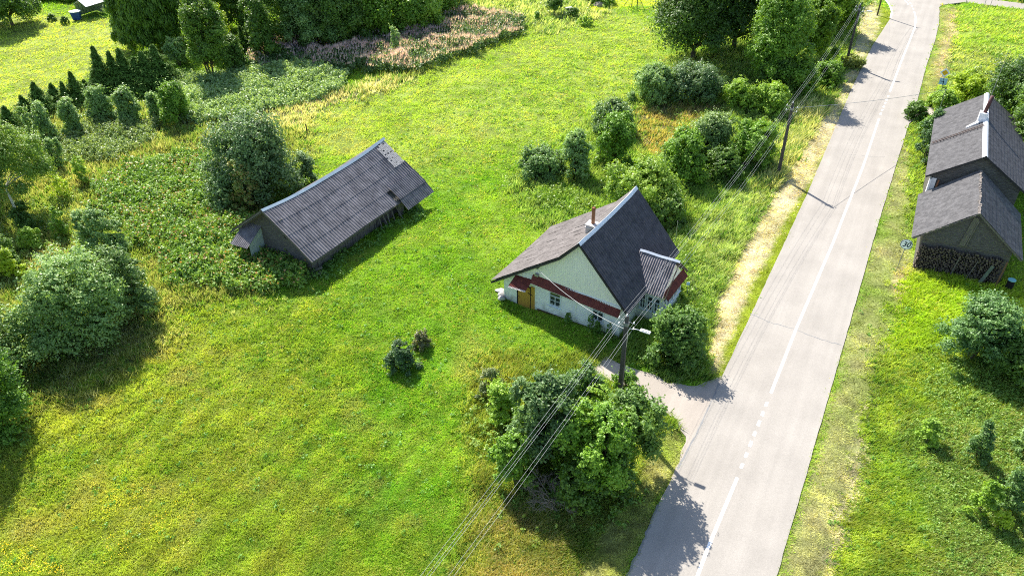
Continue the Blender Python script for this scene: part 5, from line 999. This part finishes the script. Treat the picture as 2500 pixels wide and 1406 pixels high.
blades('verge_grass', x, y, np.maximum(.06, h*(.6+.8*vn(x, y, .8, 2)))*(.7+r/130), r, c*(.35+1.1*vn(x, y, .45, 1)+.1*RNG.random(len(x)))[:, None], 'short cut grass and straw along the road verges', nb=5, wid=.026, lean=1.5)
x, y, r, c, h = cover_of(['dry', 'tall'], 360000)
t2 = RNG.random(len(x)); c = c*(.7+.55*vn(x, y, .9, 1)[:, None]); c = np.where((t2 < .22)[:, None], c*np.array((1.25, 1.2, 1.6))+.02, c); c = np.where((t2 > .82)[:, None], np.array((.06, .13, .02)), c)
blades('tall_grass', x, y, h*(.45+.9*vn(x, y, 1.6, 2))*(.75+r/160), r, c, 'tall unmown grass of mixed green and straw colour', nb=6, wid=.028, lean=.55)
# leafy weeds as mounded leaf carpets
def carpet(name, polys, n, hgt, size, c1, c2, label, mound=1.6, tip=None, tipfrac=0., density=None, extra=None):
    P = [np.array(W(p))[:, :2] for p in polys]; allp = np.vstack(P); mn, mx = allp.min(0), allp.max(0); x = RNG.uniform(mn[0], mx[0], n*3); y = RNG.uniform(mn[1], mx[1], n*3); m = np.zeros(len(x), bool)
    ex, ey = (fbm(x, y, 2, 1)-.5)*3.5+RNG.normal(size=len(x))*.35, (fbm(x, y, 2, 4)-.5)*3.5+RNG.normal(size=len(x))*.35
    for p in P: m |= inpoly(x+ex, y+ey, [tuple(q) for q in p])
    m &= ~inbuild(x, y); x, y = x[m][:n], y[m][:n]; n = len(x); K = 16; nc_ = max(1, n//K); px_, py_ = x[:nc_], y[:nc_]; ph = hgt*(.30+.55*vn(px_, py_, mound, 2)+.55*RNG.random(nc_)**1.5); pr = (.20+.25*RNG.random(nc_))*(size/.2)**.5
    dd_ = rnd_unit(nc_*K); rq = RNG.random(nc_*K)**.4; hz = np.repeat(ph, K); R_ = np.repeat(pr, K); x = np.repeat(px_, K)+dd_[:, 0]*R_*rq; y = np.repeat(py_, K)+dd_[:, 1]*R_*rq; n = len(x)
    z = ter(x, y)+hz*(1-.75*rq*(1-np.abs(dd_[:, 2]))-.35*RNG.random(n)*(dd_[:, 2] < 0)); q = RNG.random((n, 1))*.35+np.repeat(RNG.random(nc_), K)[:, None]*.4+vn(x, y, 1.6, 5)[:, None]*.25; col = np.array(c1)+(np.array(c2)-np.array(c1))*q
    if tip is not None: tm = RNG.random(n) < tipfrac*np.clip(vn(x, y, 1.4, 0)*2.2-.3, 0, 1.6); col = np.where(tm[:, None], np.array(tip)*(.8+.4*RNG.random((n, 1))), col); z = np.where(tm, z+.12, z)
    V, F, C_ = leaves(np.c_[x, y, z], np.c_[dd_[:, :2]*.8, np.ones(n)*.9], size*.85, col, 1.3, 0, 1.0); o = fastmesh(name, V, F, M_LEAF, None, C_); return tag(o, label, 'undergrowth', kind='stuff')
carpet('nettle_patch', [[(385, 275), (430, 205), (520, 192), (620, 160), (700, 148), (845, 182), (832, 228), (700, 262), (520, 305), (430, 305)]], 75000, 1.3, .24, (.085, .14, .05), (.20, .27, .13), 'silvery green nettle field below the fireweed')
FWP = [[(600, 155), (640, 122), (700, 108), (770, 112), (860, 138), (850, 170), (700, 158), (620, 175)], [(838, 172), (850, 130), (900, 105), (960, 88), (1080, 55), (1130, 38), (1200, 42), (1283, 62), (1268, 88), (1150, 132), (1060, 168), (960, 182)]]
carpet('fireweed_leaves', FWP, 80000, 1.7, .24, (.03, .075, .02), (.09, .13, .055), 'green stems and leaves of the fireweed', mound=1.8)
def spikes():
    P = [np.array(W(p))[:, :2] for p in FWP]; allp = np.vstack(P); mn, mx = allp.min(0), allp.max(0); n = 15000; x = RNG.uniform(mn[0], mx[0], n*3); y = RNG.uniform(mn[1], mx[1], n*3); ex = (fbm(x, y, 2, 1)-.5)*3.5; ey = (fbm(x, y, 2, 4)-.5)*3.5; m = np.zeros(len(x), bool)
    for p in P: m |= inpoly(x+ex, y+ey, [tuple(q) for q in p])
    m &= (fbm(x, y, 5, 3)+RNG.random(len(x))*.4 > .66); x, y = x[m][:n], y[m][:n]; n = len(x); z = ter(x, y)+1.7*(.35+.95*vn(x, y, 1.8, 2)*(.6+.6*vn(x, y, .72, 3)))
    col = np.array((.27, .19, .24))+RNG.random((n, 1))*np.array((.17, .16, .17)); V = []; F = []; s = .055; a = RNG.random(n)*3.14; d = np.c_[np.cos(a), np.sin(a)]*s; h = .35+.3*RNG.random(n)
    V = np.empty((n, 4, 3)); V[:, 0] = np.c_[x-d[:, 0], y-d[:, 1], z]; V[:, 1] = np.c_[x+d[:, 0], y+d[:, 1], z]; V[:, 2] = np.c_[x+.1, y-.08, z+h]; V[:, 3] = np.c_[x+d[:, 0]*.3+.08, y+d[:, 1]*.3-.06, z+h*.7]
    o = fastmesh('fireweed_flowers', V.reshape(-1, 3), np.arange(n*4).reshape(-1, 4), M_LEAF, None, np.repeat(col, 4, axis=0)); tag(o, 'pink flower spikes of the fireweed', 'flowers', kind='stuff')
spikes()
carpet('bramble_patch', [[(238, 455), (330, 405), (430, 390), (530, 372), (560, 480), (650, 600), (760, 660), (735, 700), (640, 715), (560, 712), (440, 700), (400, 640), (250, 520)]], 110000, 1.25, .21, (.045, .11, .02), (.14, .21, .04), 'leafy bramble patch around the barn', tip=(.2, .12, .05), tipfrac=.05, mound=1.3)
carpet('grey_shrub_patch', [[(150, 350), (230, 308), (385, 300), (380, 345), (290, 398), (190, 405)]], 26000, 1.3, .19, (.06, .11, .03), (.16, .20, .09), 'low greyish shrub patch below the willow row')
carpet('goutweed_patch', [[(1760, 190), (1850, 200), (1930, 240), (1925, 290), (1880, 340), (1800, 280), (1760, 240)], [(1240, 440), (1330, 430), (1400, 460), (1500, 520), (1420, 540), (1320, 500)], [(1590, 720), (1660, 600), (1690, 640), (1720, 760), (1720, 840), (1660, 730)], [(1130, 980), (1180, 900), (1240, 1000), (1230, 1100), (1180, 1120)]], 60000, .8, .17, (.07, .13, .02), (.16, .22, .05), 'light green leafy weeds along the thicket edges')
carpet('weed_field', [[(1085, 55), (1120, 10), (1200, -20), (1440, -20), (1500, 20), (1450, 40), (1400, 50), (1330, 90), (1290, 60), (1200, 42)], [(2300, 185), (2400, 165), (2440, 195), (2340, 245), (2280, 240)], [(-40, 500), (110, 480), (240, 470), (230, 560), (160, 640), (-40, 760)]], 40000, .7, .22, (.10, .16, .04), (.20, .25, .09), 'pale yellow green weeds at the rough edges')
carpet('right_weeds', [[(2230, 1030), (2330, 990), (2560, 980), (2560, 1500), (2300, 1500), (2260, 1300), (2290, 1180)], [(2230, 950), (2330, 880), (2540, 900), (2540, 980), (2300, 1000)]], 45000, .42, .11, (.05, .12, .02), (.14, .2, .04), 'low leafy weeds in the grass at the lower right')
# flowers in the meadow
def dots(name, polys, n, col, size, hgt, label):
    P = [np.array(W(p))[:, :2] for p in polys]; X_ = []
    for p in P: mn, mx = p.min(0), p.max(0); q = RNG.uniform(mn, mx, (n*6//len(P), 2)); k = inpoly(q[:, 0], q[:, 1], [tuple(a) for a in p]) & (fbm(q[:, 0], q[:, 1], 1.6, 2)+RNG.random(len(q))*.15 > .60); X_.append(q[k][:n//len(P)])
    q = np.vstack(X_); n = len(q); V, F, C_ = leaves(np.c_[q, ter(q[:, 0], q[:, 1])+hgt], np.tile((0, -.3, 1.), (n, 1)), size, np.tile(col, (n, 1)), 1.1, 0, .4); tag(fastmesh(name, V, F, M_LEAF, None, C_), label, 'flowers', kind='stuff')
dots('yellow_flowers', [[(250, 1200), (480, 1200), (480, 1340), (250, 1380)], [(0, 1320), (160, 1340), (160, 1406), (0, 1406)]], 380, (.62, .42, .01), .055, .24, 'small clusters of yellow flowers in the lower left meadow')
dots('white_flowers', [[(1000, 210), (1300, 190), (1300, 330), (1000, 340)], [(2250, 1050), (2500, 1050), (2500, 1400), (2250, 1400)]], 420, (.6, .62, .5), .045, .25, 'scattered small white flowers')

def skirt():
    X_, Y_, H_ = [], [], []
    for (x, y, R) in FOOT:
        if R < .6 or (x+5.5)**2+(y-41)**2 < 9: continue
        n = int(14*R*min(1.6, 40/max(y, 25))); a = RNG.random(n)*6.283; q = R*(.55+.85*RNG.random(n)); X_.append(x+q*np.cos(a)); Y_.append(y+q*np.sin(a)); H_.append(np.minimum(1.1, R*.5)*(.25+.6*RNG.random(n))*(1.6-q/R)*.9)
    x, y, h = map(np.concatenate, (X_, Y_, H_)); k = ~onroad(x, y) & ~inbuild(x, y) & (h > .1); x, y, h = x[k], y[k], h[k]; K = 16; m = len(x); dd = rnd_unit(m*K); rq = RNG.random(m*K)**.4; R_ = np.repeat(.18+.25*RNG.random(m), K)
    px, py, hz = np.repeat(x, K)+dd[:, 0]*R_*rq, np.repeat(y, K)+dd[:, 1]*R_*rq, np.repeat(h, K); z = ter(px, py)+hz*(1-.75*rq*(1-np.abs(dd[:, 2]))-.35*RNG.random(m*K)*(dd[:, 2] < 0))
    q = (RNG.random(m*K)*.4+np.repeat(RNG.random(m), K)*.6)[:, None]; col = np.array((.05, .11, .015))+np.array((.10, .12, .03))*q; V, F, C_ = leaves(np.c_[px, py, z], np.c_[dd[:, :2]*.8, np.ones(m*K)*.9], .15, col, 1.3, 0, 1.0); tag(fastmesh('bush_undergrowth', V, F, M_LEAF, None, C_), 'leafy undergrowth around the feet of the bushes', 'undergrowth', kind='stuff')
skirt()
herbs = [[(-60, 330), (60, 300), (480, 310), (640, 270), (700, 330), (560, 400), (300, 420), (240, 560), (230, 700), (90, 700), (-60, 760)], [(1500, 240), (1760, 250), (1700, 420), (1560, 430)], [(1640, 560), (1800, 470), (1780, 640), (1700, 800), (1640, 720)], [(1150, 1000), (1240, 960), (1260, 1240), (1400, 1300), (1400, 1406), (1200, 1406)], [(740, 260), (960, 190), (1040, 180), (800, 300)]]
carpet('herb_layer', herbs, 15000, .75, .17, (.06, .12, .02), (.17, .22, .05), 'scattered leafy herbs growing through the tall dry grass')
lh = [[(300, 760), (1200, 560), (1300, 860), (1150, 1300), (100, 1400), (0, 1250)], [(2150, 650), (2480, 720), (2480, 1400), (2080, 1400)], [(800, 400), (1250, 200), (1560, 60), (1600, 200), (1300, 400), (1100, 560)]]
carpet('clover_tufts', lh, 20000, .24, .12, (.045, .12, .015), (.10, .19, .035), 'dark green clover and dock tufts dotted over the meadow')

carpet('barn_side_weeds', [[(660, 620), (770, 650), (900, 590), (1030, 505), (1040, 515), (930, 592), (840, 645), (740, 690)]], 9000, .55, .16, (.035, .09, .018), (.09, .16, .035), 'low weeds in the shade along the barn wall')
